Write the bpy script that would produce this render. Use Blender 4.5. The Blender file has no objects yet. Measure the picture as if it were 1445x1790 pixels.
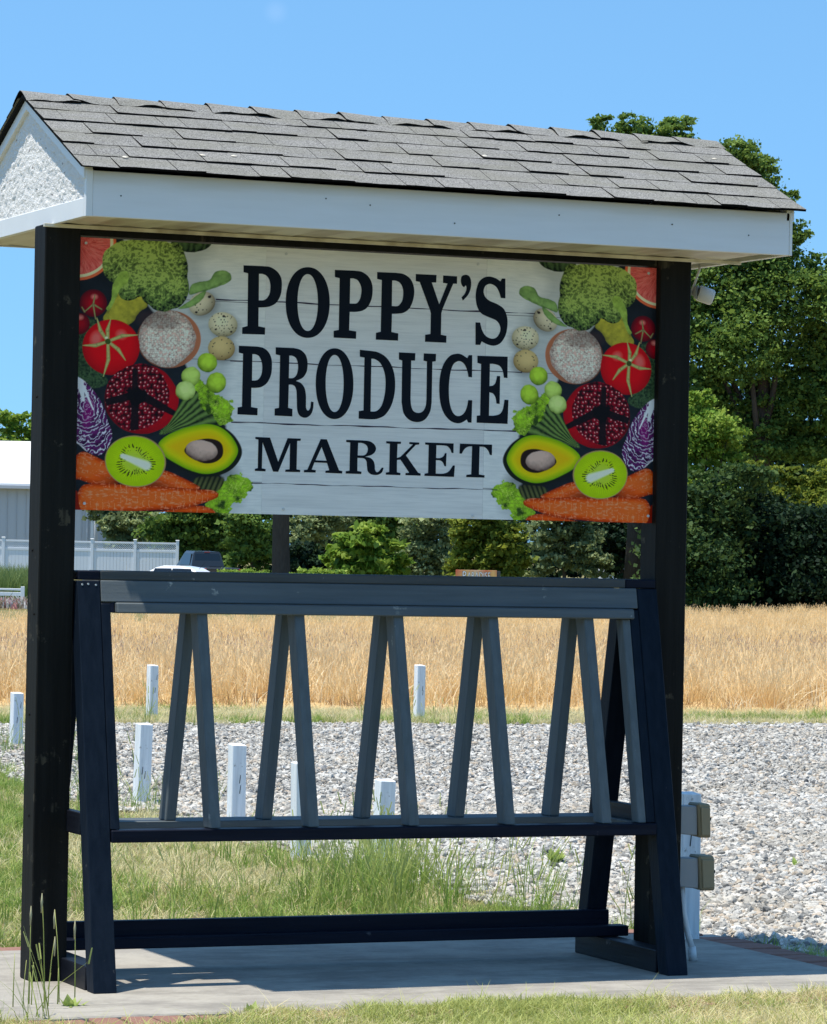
import bpy, bmesh, math, random
import numpy as np
from mathutils import Vector, Matrix
from mathutils.geometry import tessellate_polygon
R = math.radians
random.seed(7); rng = np.random.default_rng(7)
S = bpy.context.scene
COL = S.collection

# ------------------------------------------------------------------ camera, sky, sun, exposure
YAW, PIT, ROL, FPX = 0.4006, 0.0115, 0.019, 6311.84
CAM = np.array([-4.1537, -13.092, 1.6352])
PW, PH = 1445.0, 1790.0
vf = np.array([math.sin(YAW)*math.cos(PIT), math.cos(YAW)*math.cos(PIT), math.sin(PIT)])
vr0 = np.array([math.cos(YAW), -math.sin(YAW), 0.0]); vu0 = np.cross(vr0, vf)
vr = vr0*math.cos(ROL)+vu0*math.sin(ROL); vu = -vr0*math.sin(ROL)+vu0*math.cos(ROL)
cd = bpy.data.cameras.new('camera'); cam = bpy.data.objects.new('camera', cd); COL.objects.link(cam)
cam.matrix_world = Matrix(((vr[0], vu[0], -vf[0], CAM[0]), (vr[1], vu[1], -vf[1], CAM[1]), (vr[2], vu[2], -vf[2], CAM[2]), (0, 0, 0, 1)))
cd.sensor_fit = 'HORIZONTAL'; cd.sensor_width = 36; cd.lens = FPX/PW*36; cd.clip_start = .1; cd.clip_end = 6000
S.camera = cam
SUN_H = (0.260, 0.0)                       # shadow shift per metre of height (x, -y)
sdir = Vector((-SUN_H[0], .014, 1.0)).normalized()   # towards the sun
W = bpy.data.worlds.new('World'); S.world = W; W.use_nodes = True
wn, wl = W.node_tree.nodes, W.node_tree.links
bg = wn['Background']; sky = wn.new('ShaderNodeTexSky'); sky.sky_type = 'NISHITA'; sky.sun_disc = False
sky.sun_elevation = math.asin(sdir.z); sky.sun_rotation = math.atan2(sdir.x, sdir.y)
sky.altitude = 20; sky.air_density = 1.0; sky.dust_density = 0.2; sky.ozone_density = 2.5
bg.inputs[1].default_value = 0.148
# one faint wisp of cloud high on the left
tc = wn.new('ShaderNodeTexCoord'); up_ = wn.new('ShaderNodeVectorMath'); up_.operation = 'ADD'; up_.inputs[1].default_value = (0, 0, .20); wl.new(tc.outputs['Generated'], up_.inputs[0])
nrm_ = wn.new('ShaderNodeVectorMath'); nrm_.operation = 'NORMALIZE'; wl.new(up_.outputs[0], nrm_.inputs[0]); wl.new(nrm_.outputs[0], sky.inputs[0])   # clear deep sky down to the horizon
tint = wn.new('ShaderNodeMix'); tint.data_type = 'RGBA'; tint.blend_type = 'MULTIPLY'; tint.inputs[0].default_value = 1; tint.inputs[7].default_value = (.70, .98, 1.03, 1); wl.new(sky.outputs[0], tint.inputs[6])
dt = wn.new('ShaderNodeVectorMath'); dt.operation = 'DISTANCE'
_d = vf+vr*((482-722.5)/FPX)-vu*((21-895)/FPX); _d /= np.linalg.norm(_d); dt.inputs[1].default_value = _d
wl.new(tc.outputs['Generated'], dt.inputs[0])
mr = wn.new('ShaderNodeMapRange'); mr.inputs[1].default_value = .0004; mr.inputs[2].default_value = .0042; mr.inputs[3].default_value = .035; mr.inputs[4].default_value = 0
mr.interpolation_type = 'SMOOTHSTEP'; wl.new(dt.outputs['Value'], mr.inputs[0])
mxw = wn.new('ShaderNodeMix'); mxw.data_type = 'RGBA'; wl.new(mr.outputs[0], mxw.inputs[0]); wl.new(tint.outputs[2], mxw.inputs[6]); mxw.inputs[7].default_value = (8, 8, 9, 1)
wl.new(mxw.outputs[2], bg.inputs[0])
sd = bpy.data.lights.new('sun', 'SUN'); sun = bpy.data.objects.new('sun', sd); COL.objects.link(sun)
sd.energy = 4.4; sd.angle = R(.5); sd.color = (1, .935, .83)
sun.rotation_euler = sdir.to_track_quat('Z', 'Y').to_euler()
vs = S.view_settings; vs.view_transform = 'Standard'; vs.look = 'None'; vs.exposure = 0.5; vs.gamma = 1; vs.use_curve_mapping = False

def ray(px, py):
    return vf+vr*((px-722.5)/FPX)-vu*((py-895)/FPX)
def on_y(px, py, y):
    d = ray(px, py); return CAM+d*((y-CAM[1])/d[1])
def at(px, D, z=0.0):            # point at forward distance D under image column px, height z
    py = 895.0
    for _ in range(4):
        p = CAM+ray(px, py)*D; py += (p[2]-z)*FPX/D
    return CAM+ray(px, py)*D
def at2(px, py, D): return CAM+ray(px, py)*D

# ------------------------------------------------------------------ helpers
def link(o, parent=None):
    COL.objects.link(o)
    if parent is not None: o.parent = parent
    return o
def thing(name, label, cat, loc=(0, 0, 0), rz=0, group=None):
    o = bpy.data.objects.new(name, None); link(o); o.location = loc; o.rotation_euler = (0, 0, rz)
    o.empty_display_size = .1
    return tag(o, label, cat, group)
def tag(o, label=None, cat=None, group=None, kind=None):
    if label: o['label'] = label
    if cat: o['category'] = cat
    if group: o['group'] = group
    if kind: o['kind'] = kind
    return o
def mesh_from(name, vs_, fs, smooth=False):
    me = bpy.data.meshes.new(name); me.from_pydata([tuple(map(float, v)) for v in vs_], [], fs); me.update()
    if smooth: me.polygons.foreach_set('use_smooth', [True]*len(me.polygons))
    return me
def mobj(name, me, mat, parent=None):
    o = bpy.data.objects.new(name, me)
    if mat is not None and not me.materials: me.materials.append(mat)
    return link(o, parent)
BOXF = [(0, 3, 2, 1), (4, 5, 6, 7), (0, 1, 5, 4), (1, 2, 6, 5), (2, 3, 7, 6), (3, 0, 4, 7)]
def bev(me, b, seg=1):
    if b <= 0: return me
    bm = bmesh.new(); bm.from_mesh(me)
    bmesh.ops.recalc_face_normals(bm, faces=bm.faces)
    bmesh.ops.bevel(bm, geom=bm.edges[:], offset=b, segments=seg, affect='EDGES', clamp_overlap=True)
    bm.to_mesh(me); bm.free(); return me
def hexa(name, q0, q1, mat, parent=None, b=.003):
    return mobj(name, bev(mesh_from(name, list(q0)+list(q1), BOXF), b), mat, parent)
def box(name, x0, x1, y0, y1, z0, z1, mat, parent=None, b=.003):
    return hexa(name, [(x0, y0, z0), (x1, y0, z0), (x1, y1, z0), (x0, y1, z0)], [(x0, y0, z1), (x1, y0, z1), (x1, y1, z1), (x0, y1, z1)], mat, parent, b)
def lean(name, x0, x1, yb, zb, yt, zt, dep, mat, parent, b=.003):   # member whose front face runs (yb,zb)->(yt,zt)
    return hexa(name, [(x0, yb, zb), (x1, yb, zb), (x1, yb+dep, zb), (x0, yb+dep, zb)], [(x0, yt, zt), (x1, yt, zt), (x1, yt+dep, zt), (x0, yt+dep, zt)], mat, parent, b)
def tube_me(name, pts, rads, n=10, caps=True):
    V, F = [], []; pts = [Vector(p) for p in pts]
    for i, p in enumerate(pts):
        d = (pts[min(i+1, len(pts)-1)]-pts[max(i-1, 0)]).normalized()
        a = Vector((1, 0, 0)) if abs(d.x) < .8 else Vector((0, 1, 0)); u = d.cross(a).normalized(); w = d.cross(u)
        for k in range(n):
            t = 2*math.pi*k/n; V.append(p+(u*math.cos(t)+w*math.sin(t))*rads[i])
    for i in range(len(pts)-1):
        for k in range(n): F.append((i*n+k, i*n+(k+1) % n, (i+1)*n+(k+1) % n, (i+1)*n+k))
    if caps: F.append(tuple(range(n))[::-1]); F.append(tuple(range((len(pts)-1)*n, len(pts)*n)))
    return mesh_from(name, V, F)
def tube(name, pts, rads, mat, parent=None, n=12, smooth=True):
    if not hasattr(rads, '__len__'): rads = [rads]*len(pts)
    me = tube_me(name, pts, rads, n)
    if smooth:
        me.polygons.foreach_set('use_smooth', [len(p.vertices) == 4 for p in me.polygons])
    return mobj(name, me, mat, parent)

# ------------------------------------------------------------------ materials
def lin(c):
    return tuple(((x/255)/12.92 if x/255 <= .04045 else (((x/255)+.055)/1.055)**2.4) for x in c)
class N:
    def __init__(s, name, rough=.8, spec=.3):
        s.m = bpy.data.materials.new(name); s.m.use_nodes = True; s.t = s.m.node_tree; s.n = s.t.nodes; s.l = s.t.links
        s.b = s.n['Principled BSDF']; s.b.inputs['Roughness'].default_value = rough; s.b.inputs['Specular IOR Level'].default_value = spec
        s.c = s.n.new('ShaderNodeTexCoord')
    def map(s, scale=(1, 1, 1), out='Object'):
        m = s.n.new('ShaderNodeMapping'); m.inputs['Scale'].default_value = scale; s.l.new(s.c.outputs[out], m.inputs[0]); return m.outputs[0]
    def noise(s, v, scale, det=3, rough=.55, out=0):
        t = s.n.new('ShaderNodeTexNoise'); t.inputs['Scale'].default_value = scale; t.inputs['Detail'].default_value = det; t.inputs['Roughness'].default_value = rough
        s.l.new(v, t.inputs['Vector']); return t.outputs[out]
    def voro(s, v, scale, feat='F1', out='Distance'):
        t = s.n.new('ShaderNodeTexVoronoi'); t.feature = feat; t.inputs['Scale'].default_value = scale; s.l.new(v, t.inputs['Vector']); return t.outputs[out]
    def ramp(s, f, stops, const=False):
        r = s.n.new('ShaderNodeValToRGB'); e = r.color_ramp.elements
        while len(e) < len(stops): e.new(.5)
        for i, (p, c) in enumerate(stops):
            e[i].position = p; e[i].color = (c if hasattr(c, '__len__') else (c, c, c))[:3]+(1,) if hasattr(c, '__len__') else (c, c, c, 1)
        if const: r.color_ramp.interpolation = 'CONSTANT'
        s.l.new(f, r.inputs[0]); return r.outputs[0]
    def mix(s, f, a, b, mode='MIX'):
        m = s.n.new('ShaderNodeMix'); m.data_type = 'RGBA'; m.blend_type = mode
        for sock, v in ((m.inputs[0], f), (m.inputs[6], a), (m.inputs[7], b)):
            if isinstance(v, bpy.types.NodeSocket): s.l.new(v, sock)
            elif hasattr(v, '__len__'): sock.default_value = tuple(v)[:3]+(1,)
            else: sock.default_value = v
        return m.outputs[2]
    def math(s, op, a, b=0.0):
        m = s.n.new('ShaderNodeMath'); m.operation = op
        for sock, v in ((m.inputs[0], a), (m.inputs[1], b)):
            if isinstance(v, bpy.types.NodeSocket): s.l.new(v, sock)
            else: sock.default_value = v
        return m.outputs[0]
    def rand(s): return s.n.new('ShaderNodeObjectInfo').outputs['Random']
    def color(s, c):
        if isinstance(c, bpy.types.NodeSocket): s.l.new(c, s.b.inputs['Base Color'])
        else: s.b.inputs['Base Color'].default_value = tuple(c)[:3]+(1,)
        return s
    def bump(s, h, strength=.3, dist=.01):
        b = s.n.new('ShaderNodeBump'); b.inputs['Strength'].default_value = strength; b.inputs['Distance'].default_value = dist
        s.l.new(h, b.inputs['Height']); s.l.new(b.outputs[0], s.b.inputs['Normal']); return s

def paint_wood(name, col, worn=None, amount=.62, rough=.6, grain=(3, 3, 60), axis='z', spec=.3, vary=.25):
    k = N(name, rough, spec)
    sc = {'z': (40, 40, 2.2), 'x': (2.2, 40, 40), 'y': (40, 2.2, 40)}[axis]
    v = k.map(sc); g = k.noise(v, 1.0, 5, .6)
    c = k.mix(k.noise(k.map(), 2.2, 3), tuple(x*(1-vary) for x in col), tuple(x*(1+vary) for x in col))
    c = k.mix(k.ramp(g, [(.35, 0.0), (.75, 1.0)]), c, tuple(min(1, x*1.35+.004) for x in col))
    if worn:
        w = k.math('MULTIPLY', k.ramp(k.noise(k.map(), 9, 5, .7), [(amount, 0.0), (amount+.05, 1.0)]), k.ramp(g, [(.42, 0.0), (.6, 1.0)]))
        c = k.mix(w, c, worn)
    k.color(c); k.bump(k.math('ADD', g, k.math('MULTIPLY', k.noise(k.map(), 120, 2), .3)), .35, .004)
    return k.m
M = {}
M['black_post'] = paint_wood('black_painted_post', (.0085, .0085, .0075), (.075, .065, .045), .61, .6, spec=.10)
M['navy'] = paint_wood('navy_black_paint', (.0034, .0082, .0165), (.12, .12, .12), .665, .55, spec=.10)
M['navy_x'] = paint_wood('navy_black_paint_rail', (.0045, .007, .016), (.11, .11, .12), .69, .5, axis='x', spec=.10)
M['navy_y'] = paint_wood('navy_black_paint_foot', (.004, .0055, .010), (.13, .13, .13), .67, .45, axis='y', spec=.2)
M['grey'] = paint_wood('blue_grey_paint', (.090, .108, .116), (.32, .33, .31), .655, .6, vary=.15, spec=.2)
M['grey_x'] = paint_wood('blue_grey_paint_rail', (.088, .104, .112), (.36, .36, .33), .64, .6, axis='x', vary=.15, spec=.2)
M['cap'] = paint_wood('dark_grey_paint_cap', (.052, .060, .064), (.28, .28, .26), .665, .6, axis='x', vary=.2, spec=.2)
M['white_wood'] = paint_wood('chipped_white_paint', (.72, .74, .75), (.30, .28, .25), .60, .7, vary=.06)
def vinyl():
    k = N('white_vinyl_fascia', .42, .4); v = k.map()
    n = k.noise(k.map((1.5, 6, 14)), 1.5, 4)
    sep = k.n.new('ShaderNodeSeparateXYZ'); k.l.new(v, sep.inputs[0])
    grime = k.ramp(k.math('ADD', sep.outputs[2], k.math('MULTIPLY', n, .05)), [(0, 0.0), (1, 1.0)])
    mr_ = k.n.new('ShaderNodeMapRange'); mr_.inputs[1].default_value = 2.99; mr_.inputs[2].default_value = 3.05
    k.l.new(k.math('ADD', sep.outputs[2], k.math('MULTIPLY', n, .045)), mr_.inputs[0])
    c = k.mix(k.ramp(n, [(.3, (.70, .72, .73)), (.7, (.77, .78, .79))]), (.74, .76, .78), (.80, .81, .82))
    c = k.mix(k.ramp(n, [(.35, 0.0), (.8, .35)]), c, (.62, .62, .60))
    c = k.mix(k.math('MULTIPLY', mr_.outputs[0], .6), c, (.50, .46, .36))
    k.color(c); k.bump(k.noise(k.map((2, 30, 30)), 3, 2), .1, .003); return k.m
M['vinyl'] = vinyl()
k = N('white_aluminium_trim', .45, .4); k.color(k.mix(k.noise(k.map(), 6, 3), (.72, .73, .73), (.82, .82, .80))); M['trim'] = k.m
k = N('cream_soffit_vinyl', .5, .35)
st = k.ramp(k.noise(k.map((7, 1.2, 1)), 1, 3), [(.45, 0.0), (.68, 1.0)])
k.color(k.mix(k.math('MULTIPLY', st, .75), k.mix(k.rand(), (.62, .575, .47), (.72, .68, .57)), (.30, .235, .16))); M['soffit'] = k.m
k = N('dark_gap', .9, .1); k.color((.012, .012, .012)); M['dark'] = k.m
k = N('asphalt_edge_and_shadow', .95, .05); k.color((.006, .006, .006)); M['edge'] = k.m  # black asphalt edge, also painting the thin shadow line under each course
def shingle(name, lo, hi):
    k = N(name, .95, .15); v = k.map()
    g = k.noise(v, 190, 2, .75); g2 = k.noise(v, 80, 3, .7); big = k.noise(k.map((3, 8, 8)), 1.3, 3)
    base = k.mix(k.rand(), lo, hi)
    c = k.mix(k.ramp(g, [(.35, 0.0), (.68, 1.0)]), k.mix(.72, base, (.012, .012, .013)), k.mix(.72, base, (.50, .49, .47)))
    c = k.mix(k.math('MULTIPLY', k.ramp(g2, [(.4, 0.0), (.62, 1.0)]), .45), c, (.30, .30, .27))
    c = k.mix(k.math('MULTIPLY', k.ramp(big, [(.4, 0.0), (.65, 1.0)]), .35), c, (.17, .165, .12))
    k.color(c); k.bump(k.math('ADD', g, g2), .8, .004); return k.m
M['shingle'] = shingle('weathered_asphalt_shingle', (.045, .044, .043), (.175, .168, .158))
M['cap_shingle'] = shingle('pale_ridge_shingle', (.14, .14, .136), (.20, .20, .192))
k = N('rough_white_stucco', .9, .2)
n1 = k.noise(k.map((1, 5, 9)), 5, 6, .7); n2 = k.noise(k.map((1, 1, 1)), 45, 4, .65)
sm = k.math('ADD', n1, k.math('MULTIPLY', n2, .5))
k.color(k.mix(k.ramp(k.noise(k.map((1, 3, 7)), 6, 5, .7), [(.64, 0.0), (.70, 1.0)]), (.84, .825, .80), (.30, .26, .24))); k.bump(sm, .8, .02); M['stucco'] = k.m
k = N('concrete_slab', .9, .2); v = k.map()
k.color(k.mix(k.ramp(k.noise(v, 2.6, 6, .7), [(.42, 0.0), (.58, 1.0)]), k.mix(k.noise(v, 60, 3), (.30, .28, .24), (.41, .385, .335)), k.mix(k.noise(v, 25, 4), (.22, .205, .18), (.34, .315, .275))))
cc_ = k.mix(k.math('MULTIPLY', k.ramp(k.noise(k.map((.8, 2.6, 1)), 1.7, 6, .75), [(.50, 0.0), (.60, 1.0)]), .5), k.b.inputs['Base Color'].links[0].from_socket, (.17, .16, .14)); k.color(cc_)
k.bump(k.math('ADD', k.noise(v, 90, 4), k.noise(v, 6, 3)), .35, .004); M['concrete'] = k.m
k = N('red_brick', .9, .2); v = k.map()
k.color(k.mix(k.noise(v, 40, 4), k.mix(k.rand(), (.20, .085, .06), (.30, .14, .10)), k.mix(k.rand(), (.33, .20, .16), (.20, .13, .11)))); k.bump(k.noise(v, 120, 4), .6, .004); M['brick'] = k.m
k = N('mortar_bed', .95, .1); k.color(k.mix(k.noise(k.map(), 50, 3), (.30, .28, .25), (.44, .42, .38))); M['mortar'] = k.m

# ------------------------------------------------------------------ setting: ground
PX0, PX1, PY0, PY1 = -.78, 3.10, -1.05, 1.0
def gh(x, y):          # gentle dip of the road where the vehicles stand
    p = at(335, 166, 0); d2 = ((x-p[0])**2+(y-p[1])**2)/45.0**2
    return -.055-.36*np.exp(-d2)
def ground():
    gx = np.concatenate([np.linspace(-3000, -120, 12)[:-1], np.linspace(-120, 260, 60), np.linspace(260, 3000, 12)[1:]])
    gy = np.concatenate([np.linspace(-600, -20, 6)[:-1], np.linspace(-20, 420, 70), np.linspace(420, 5200, 14)[1:]])
    X, Y = np.meshgrid(gx, gy); Z = gh(X, Y)
    nx, ny = len(gx), len(gy)
    V = np.stack([X.ravel(), Y.ravel(), Z.ravel()], 1)
    F = [(j*nx+i, j*nx+i+1, (j+1)*nx+i+1, (j+1)*nx+i) for j in range(ny-1) for i in range(nx-1)]
    k = N('lawn_soil', .95, .1); v = k.map()
    c = k.mix(k.ramp(k.noise(v, .9, 5, .65), [(.4, 0.0), (.62, 1.0)]), (.15, .18, .05), (.32, .27, .13))
    c = k.mix(k.ramp(k.noise(v, 24, 4, .7), [(.42, 0.0), (.6, 1.0)]), c, (.15, .115, .065))
    k.color(c); k.bump(k.noise(v, 40, 4), .8, .03)
    return tag(mobj('ground', mesh_from('ground', V, F, True), k.m), 'grassy soil ground around the market sign', kind='structure')
ground()
def sheet(name, poly, z, mat, label, thick=0):
    V = [(x, y, z) for x, y in poly]; n = len(poly)
    return tag(mobj(name, mesh_from(name, V, [tuple(range(n))]), mat), label, kind='structure')
GRAVEL = [(3.12, 1.22), (3.12, 2.0), (3.08, 4.6), (3.18, 6.5), (3.35, 8.4), (3.1, 10.2), (4.0, 15.5), (5.0, 19.9), (14, 19.5), (60, 19.2), (60, -6), (4.6, -6), (4.3, -.3), (3.36, .2)]
k = N('grey_gravel', .95, .15); v = k.map()
cell = k.voro(v, 34, out='Color'); sp = k.n.new('ShaderNodeSeparateColor'); k.l.new(cell, sp.inputs[0])
edge = k.voro(v, 34, 'DISTANCE_TO_EDGE')
c = k.ramp(sp.outputs[0], [(0, (.12, .12, .115)), (.35, (.25, .245, .23)), (.6, (.35, .34, .31)), (.8, (.30, .25, .19)), (1, (.44, .42, .39))])
c = k.mix(k.ramp(edge, [(0.0, 1.0), (.10, 0.0)]), c, (.05, .045, .04)); c = k.mix(k.math('MULTIPLY', k.ramp(k.noise(v, .5, 4), [(.45, 0.0), (.7, 1.0)]), .3), c, (.36, .31, .24))
k.color(c); k.bump(k.math('MINIMUM', edge, .12), 1.0, .05); M['gravel'] = k.m
sheet('gravel_lot', GRAVEL, -.047, M['gravel'], 'pale grey gravel lot beside and behind the sign')
k = N('straw_soil', .95, .1); v = k.map()
k.color(k.mix(k.ramp(k.noise(v, 6, 5, .7), [(.35, 0.0), (.65, 1.0)]), (.40, .27, .12), (.66, .46, .22))); M['straw_soil'] = k.m
k = N('dry_verge', .95, .1); v = k.map()
k.color(k.mix(k.ramp(k.noise(v, 2.4, 5, .7), [(.45, 0.0), (.62, 1.0)]), (.30, .235, .17), (.22, .21, .10))); k.bump(k.noise(v, 30, 4), .8, .02); M['verge'] = k.m
sheet('verge_soil', [(-10, 21.8), (4.6, 20.0), (10, 19.75), (14, 19.45), (30, 19.3), (30, 21.9), (16, 22.3), (7, 23.4), (-10, 25.5)], -.051, M['verge'], 'dry brown verge soil between gravel and field')
FX = [(-40, 24.5), (7, 22.6), (16, 21.6), (80, 21), (150, 118), (57, 93), (27, 66), (-40, 60)]
sheet('field_soil', FX, -.045, M['straw_soil'], 'straw coloured soil of the grain field')

pad = box('concrete_pad', PX0, PX1, PY0, PY1, -.12, 0, M['concrete'], b=.006); tag(pad, 'pale concrete pad under the market sign', kind='structure')
# brick edging round the pad: bricks laid side by side across the border
bed = mobj('brick_edging', None or mesh_from('brick_edging', [(PX0-.215, PY0-.215, -.018), (PX1+.215, PY0-.215, -.018), (PX1+.215, PY1+.215, -.018), (PX0-.215, PY1+.215, -.018), (PX0, PY0, -.018), (PX1, PY0, -.018), (PX1, PY1, -.018), (PX0, PY1, -.018)], [(0, 1, 5, 4), (1, 2, 6, 5), (2, 3, 7, 6), (3, 0, 4, 7)]), M['mortar'])
tag(bed, 'worn red brick edging around the concrete pad', kind='structure')
bk = bev(mesh_from('brick', [(-.053, 0, -.06), (.053, 0, -.06), (.053, .198, -.06), (-.053, .198, -.06), (-.053, 0, 0), (.053, 0, 0), (.053, .198, 0), (-.053, .198, 0)], BOXF), .005); bk.materials.append(M['brick'])
def brick(x, y, rz):
    o = bpy.data.objects.new('brick', bk); link(o, bed); o.location = (x, y, -.002-rng.random()*.008); o.rotation_euler = (rng.normal()*.012, rng.normal()*.02, rz+rng.normal()*.02)
st_ = .121
n = int((PX1-PX0+.36)/st_)
for i in range(n): brick(PX0-.15+st_*i, PY0-.207, 0); brick(PX0-.15+st_*i, PY1+.007, 0)
n = int((PY1-PY0)/st_)
for i in range(n): brick(PX1+.205, PY0+.07+st_*i, R(90)); brick(PX0-.007, PY0+.07+st_*i, R(90))

# ------------------------------------------------------------------ sign shelter (posts + roof)
sh = thing('sign_shelter', 'black timber posts carrying a grey shingled gable roof over the sign', 'shelter', (1.22, 0, 0))
sh.location = (0, 0, 0)
ZE = 2.853                                                # soffit level
post_l = box('post', -.150, -.010, -.037, .103, 0, ZE-.002, M['black_post'], sh, .004)
post_r = box('post', 2.4405, 2.5805, -.037, .103, 0, ZE-.002, M['black_post'], sh, .004)
for (zz) in (.18, .62, 1.0, 1.38, 1.62, 2.2): # nail heads on the outer face of the left post
    tube('nail_head', [(-.1535, .03+.02*math.sin(zz*40), zz), (-.149, .03+.02*math.sin(zz*40), zz)], .0045, M['dark'], sh, 8)
box('header_beam', -.008, 2.4385, -.012, .10, 2.816, 2.850, M['black_post'], sh, .002)
box('header_trim', -.16, 2.80, -.052, -.038, 2.838, 2.8515, M['soffit'], sh, .001)
FL, FR, FY, BY = -.125, 2.816, -.445, 1.07
ZF = 3.020; RY, RZ = .305, 3.376
EY = -.497; slope = (RZ-3.022)/(RY-EY)
box('fascia_board', FL+.026, FR-.012, FY, FY+.02, ZE-.004, ZF-.002, M['vinyl'], sh, .002)
box('fascia_board', FL+.026, FR-.012, BY-.02, BY, ZE-.004, ZF-.002, M['vinyl'], sh, .002)
for xx in (FL, FR-.012): # corner caps
    w_ = .026 if xx < 0 else .012
    box('corner_trim', xx-(.000), xx+w_, FY-.003, FY+.02, ZE-.005, ZF+.002, M['trim'], sh, .0015)
    box('corner_trim', xx, xx+w_, BY-.02, BY+.003, ZE-.005, ZF+.002, M['trim'], sh, .0015)
for (xx, zz) in ((.01, 2.93), (.82, 2.965), (1.0, 2.95), (1.79, 2.955), (2.28, 2.945), (2.62, 2.92), (1.35, 2.9)):
    tube('nail_head', [(xx, FY-.002, zz), (xx, FY+.003, zz)], .0028, M['dark'], sh, 8)
# gable ends
for sx, x0 in ((-1, FL), (1, FR)):
    xo, xi = x0, x0-sx*.025
    xa, xb = min(xo, xi), max(xo, xi)
    box('gable_band', xa, xb, FY+.022, BY-.022, ZE-.004, 2.918, M['trim'], sh, .0015)
    def roofz(y): return 3.022+slope*((y-EY) if y < RY else (2*RY-EY-y))-.014
    for s_ in (0, 1):
        ya, yb = (FY, RY) if s_ == 0 else (BY+.005, RY)
        q0 = [(xa-.010, ya, roofz(ya)-.045), (xb, ya, roofz(ya)-.045), (xb, ya, roofz(ya)), (xa-.008, ya, roofz(ya))]
        q1 = [(xa-.008, yb, roofz(yb)-.045), (xb, yb, roofz(yb)-.045), (xb, yb, roofz(yb)), (xa-.008, yb, roofz(yb))]
        if sx > 0: q0 = [(a+.008, b, c) for a, b, c in q0]; q1 = [(a+.008, b, c) for a, b, c in q1]
        hexa('rake_board', q0, q1, M['trim'], sh, .0015)
    # recessed stucco triangle, displaced grid
    xs = x0-sx*.007 if sx < 0 else x0-.034
    V, F = [], []; ny, nz = 110, 50
    for i in range(ny+1):
        y = FY+.02+(BY-FY-.04)*i/ny; top = roofz(y)-.02; bot = 2.90
        for j in range(nz+1):
            z = bot+(max(top-bot, .01))*j/nz
            dd = .0018*math.sin(y*43+z*61+3*math.sin(z*37+y*9))*math.sin(z*90+y*31+2*math.sin(y*55))+.0010*math.sin(y*110+z*150+2*math.sin(z*60))+.0007*rng.normal()
            V.append((xs-sx*(-dd), y, z))
    for i in range(ny):
        for j in range(nz): a = i*(nz+1)+j; F.append((a, a+1, a+nz+2, a+nz+1))
    mobj('gable_panel', mesh_from('gable_panel', V, F, True), M['stucco'], sh)
# soffit panels, each a shallow plank tilted so its edge shows
pw_ = .1172; nP = int((FR-FL-.03)/pw_)
for i in range(nP):
    a = FL+.028+i*pw_; b_ = a+pw_-.004
    hexa('soffit_panel', [(a, FY+.022, ZE+.006), (b_, FY+.022, ZE+.000), (b_, BY-.022, ZE+.000), (a, BY-.022, ZE+.006)],
         [(a, FY+.022, ZE+.014), (b_, FY+.022, ZE+.012), (b_, BY-.022, ZE+.012), (a, BY-.022, ZE+.014)], M['soffit'], sh, .001)
box('soffit_backing', FL+.027, FR-.013, FY+.021, BY-.021, ZE+.016, ZE+.022, M['dark'], sh, 0)
# roof decks
for s_ in (0, 1):
    y0, yr = (EY+.035, RY) if s_ == 0 else (2*RY-EY-.035, RY)
    z0 = 3.022+slope*.035; zr = RZ
    q0 = [(-.150, y0, z0-.010), (2.838, y0, z0-.010), (2.838, yr, zr-.013), (-.150, yr, zr-.013)]
    q1 = [(-.150, y0, z0-.002), (2.838, y0, z0-.002), (2.838, yr, zr-.002), (-.150, yr, zr-.002)]
    hexa('roof_deck', q0, q1, M['dark'], sh, 0)
# shingles: irregular laminated tabs in courses
sl = math.hypot(RY-EY, RZ-3.022); nc = 6; exp_ = .137
dy, dz = (RY-EY)/sl, (RZ-3.022)/sl
def roof_pt(x, s, h, side):           # s along slope from eave, h above deck
    y = EY+dy*s-dz*h; z = 3.022+dz*s+dy*h
    if side: y = 2*RY-y
    return (x, y, z)
for side in (0, 1):
    for r_ in range(nc+1):
        s0 = r_*exp_-.004; x = -.158; first = True
        while x < 2.845:
            w = rng.uniform(.09, .225)
            if first: w *= rng.uniform(.4, 1)
            x1 = min(x+w, 2.846)
            if 2.846-x1 < .06: x1 = 2.846
            thick = rng.choice([.004, .0052, .0082, .0098]); first = False
            s1 = min(s0+exp_+.035, sl-.035)
            if s1-s0 < .03: x = x1; continue
            j = rng.normal()*.0025
            ns = 1 if side else max(2, int((x1-x)/.05)); top = []; bot = []; V = []; F = []
            for q in range(ns+1):
                xx = x+.0012+(x1-x-.0024)*q/ns; wv = .0008*math.sin(xx*23+r_*2.1)+.0006*math.sin(xx*61+r_)
                V += [roof_pt(xx, s0+j, .0015+wv*.3, side), roof_pt(xx, s0+j, thick+.003+wv, side), roof_pt(xx, s1, .0035, side), roof_pt(xx, s1, .0005, side)]
            for q in range(ns):
                a = q*4; c_ = a+4
                F += [(a, c_, c_+1, a+1), (a+1, c_+1, c_+2, a+2), (a+3, a, c_, c_+3)] if not side else [(a, a+1, c_+1, c_), (a+1, a+2, c_+2, c_+1), (a+3, c_+3, c_, a)]
            F += [(0, 1, 2, 3), (ns*4+3, ns*4+2, ns*4+1, ns*4)]
            me_ = mesh_from('shingle', V, F); me_.materials.append(M['shingle']); me_.materials.append(M['edge'])
            me_.polygons.foreach_set('material_index', [1 if (q_ % 3 == 0 and q_ < 3*ns) or q_ >= 3*ns else 0 for q_ in range(len(me_.polygons))])
            mobj('shingle', me_, None, sh); x = x1
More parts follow.
